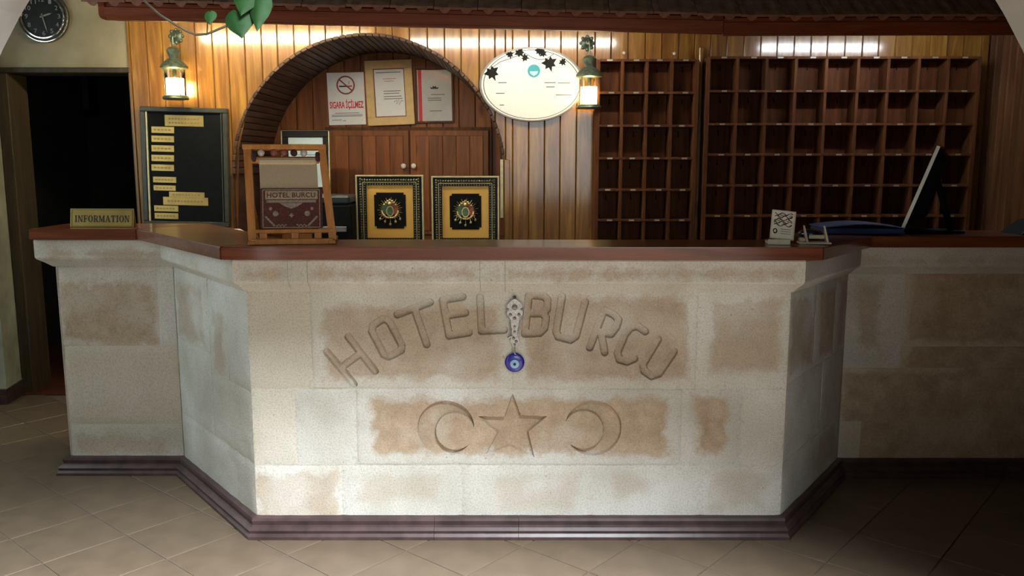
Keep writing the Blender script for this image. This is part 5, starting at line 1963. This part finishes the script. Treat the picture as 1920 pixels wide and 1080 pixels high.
body = [ep(*q_) for q_ in ((965, 560), (972, 564), (979, 571), (982, 580), (979, 590), (974, 596), (973, 606), (970, 618), (971, 630), (973, 640), (969, 648), (965, 652), (961, 648), (957, 640), (959, 630), (960, 618), (957, 606), (956, 596), (951, 590), (948, 580), (951, 571), (958, 564))]
G().prism(body, -.013, -.007).build('filigree_plate', SILVER, ev)
g = G()
for px_, py_, r_ in ((965, 576, 5.5), (957, 590, 3.2), (973, 590, 3.2), (965, 597, 3.4), (965, 612, 2.4), (965, 622, 2.6), (963, 634, 3), (968, 640, 3), (965, 646, 2.6), (952, 580, 2.4), (978, 580, 2.4)):
    x_, z_ = ep(px_, py_)
    g.ball((x_, -.014, z_), r_ * pk, 7)
g.build('filigree_bosses', SILVER, ev, True)
for pa_ in (((950, 575), (949, 588), (952, 596)), ((980, 575), (981, 588), (979, 600)), ((957, 600), (957, 616), (961, 630)), ((974, 600), (974, 616), (970, 632))):
    G().tube([(ep(*q_)[0], -.0135, ep(*q_)[1]) for q_ in pa_], 1.1 * pk, 6).build('filigree_wire', SILVER, ev, True)
x_, z_ = ep(952, 634)
G().tube([(x_, -.011, z_), (ep(960, 630)[0], -.012, ep(960, 630)[1])], 2.2 * pk, 6).build('side_bead', SILVER, ev, True)
x_, z_ = ep(965, 557)
G().lathe([(.004, 0), (.004, .012), (.006, .014), (.003, .017)], 10, Matrix.Translation((x_, .0, z_)) @ Matrix.Rotation(PI / 2, 4, 'X')).build('hanging_nail', DARKFRAME, ev, True)
G().tube([(e0.x, -.011, ep(965, 648)[1]), (e0.x, -.011, ep(965, 664)[1])], 1.4 * pk, 6).build('chain_link', SILVER, ev, True)
Me_ = Matrix.Translation((e0.x, -.004, e0.z)) @ Matrix.Rotation(PI / 2, 4, 'X')
rb = 18.3 * pk
gb = G().lathe([(rb * .8, 0), (rb, .003), (rb, .006), (rb * .85, .010), (rb * .4, .012), (rb * .05, .0125)], 36, Me_).build('glass_eye', BLUEGLASS, ev, True)
Mz = Matrix.Translation((e0.x, -.004, e0.z - 2.2 * pk)) @ Matrix.Rotation(PI / 2, 4, 'X')
G().lathe([(8.2 * pk, .0105), (8.2 * pk, .0135), (7.4 * pk, .0142)], 28, Mz).build('eye_iris', SKYGLASS, gb, True)
G().lathe([(2.8 * pk, .0135), (2.8 * pk, .0155), (2 * pk, .016)], 16, Mz).build('eye_pupil', INK, gb, True)

# ================================================================== HANGING IVY
YV = -1.13
iv = thing('hanging_ivy', 'ivy stem with three green leaves trailing from the arch top left', 'plant', (P(400, 20, YV).x, YV, P(400, 20, YV).z))
arch_at = lambda x_: ac.z + math.sqrt(max(0, AR * AR - (x_ - ac.x) ** 2))
st = [P(a_, b_, YV) for a_, b_ in ((252, -25), (272, 3), (300, 28), (330, 47), (350, 58), (368, 65), (388, 64), (405, 57), (424, 49), (440, 30), (452, 5), (455, -40))]
top1 = Vector((st[0].x - .03, AY1 + .004, max(arch_at(st[0].x - .03), st[0].z) + .06))
top2 = Vector((st[-1].x + .02, AY1 + .004, max(arch_at(st[-1].x + .02), st[-1].z) + .06))
G().tube([top1, (top1 + st[0]) / 2 + Vector((-.015, 0, 0))] + st + [(st[-1] + top2) / 2, top2], .0026, 7).build('stem', STEM, iv, True)


def heart_leaf(tip, root, half, name='leaf', bend=.012):
    """heart shaped leaf blade from stalk end to tip, cupped a little"""
    a_, b_ = P(*root, YV - .01), P(*tip, YV - .025)
    d = b_ - a_
    L = d.length
    d.normalize()
    s = Vector((0, -1, 0)).cross(d).normalized()
    n = d.cross(s).normalized()
    prof = [(-.16, .30), (-.14, .62), (0, .92), (.15, 1.0), (.32, .94), (.5, .76), (.68, .48), (.85, .22), (1.0, .0)]
    mid = [(-.0, 0)] + [(q_[0], 0) for q_ in prof[1:]]
    hw = half
    vs, fs = [], []
    for sgn2 in (1,):
        pass
    rows = []
    for t, w_ in prof:
        row_ = []
        for k in (-1, -.5, 0, .5, 1):
            tt = t if abs(k) > .1 or t > 0 else 0.0
            z = bend * (abs(k) ** 1.5) * w_ - .02 * max(0, t) ** 2 * 0
            row_.append(a_ + d * (L * tt) + s * (hw * w_ * k) - n * z)
        rows.append(row_)
    base = []
    for r_ in rows:
        base.append(len(vs))
        vs += r_
    m_ = len(vs)
    vs2 = [q_ + n * .0009 for q_ in vs]
    for i in range(len(rows) - 1):
        for k in range(4):
            p0 = base[i] + k
            p1 = base[i + 1] + k
            fs.append((p0, p0 + 1, p1 + 1, p1))
            fs.append((p0 + m_, p1 + m_, p1 + 1 + m_, p0 + 1 + m_))
    lf = G().add(vs + vs2, fs).build(name, LEAF, iv, True)
    G().tube([a_ - n * .001, a_ + d * L * .5 - n * .0016, b_ - d * L * .05 - n * .001], [.0012, .0009, .0004], 5).build('leaf_vein', LEAFVEIN, lf)
    return a_


l1 = heart_leaf((454, 73), (445, 24), .033)
l2 = heart_leaf((482, 60), (487, -6), .025)
l3 = heart_leaf((393, 47), (394, 24), .0135, bend=.004)
l4 = heart_leaf((452, 30), (462, -20), .030)
for l_, j in ((l1, 9), (l2, 10), (l3, 6), (l4, 10)):
    G().tube([st[j], (st[j] + l_) / 2 + Vector((0, -.004, .006)), l_], .0013, 6).build('leaf_stalk', STEM, iv, True)
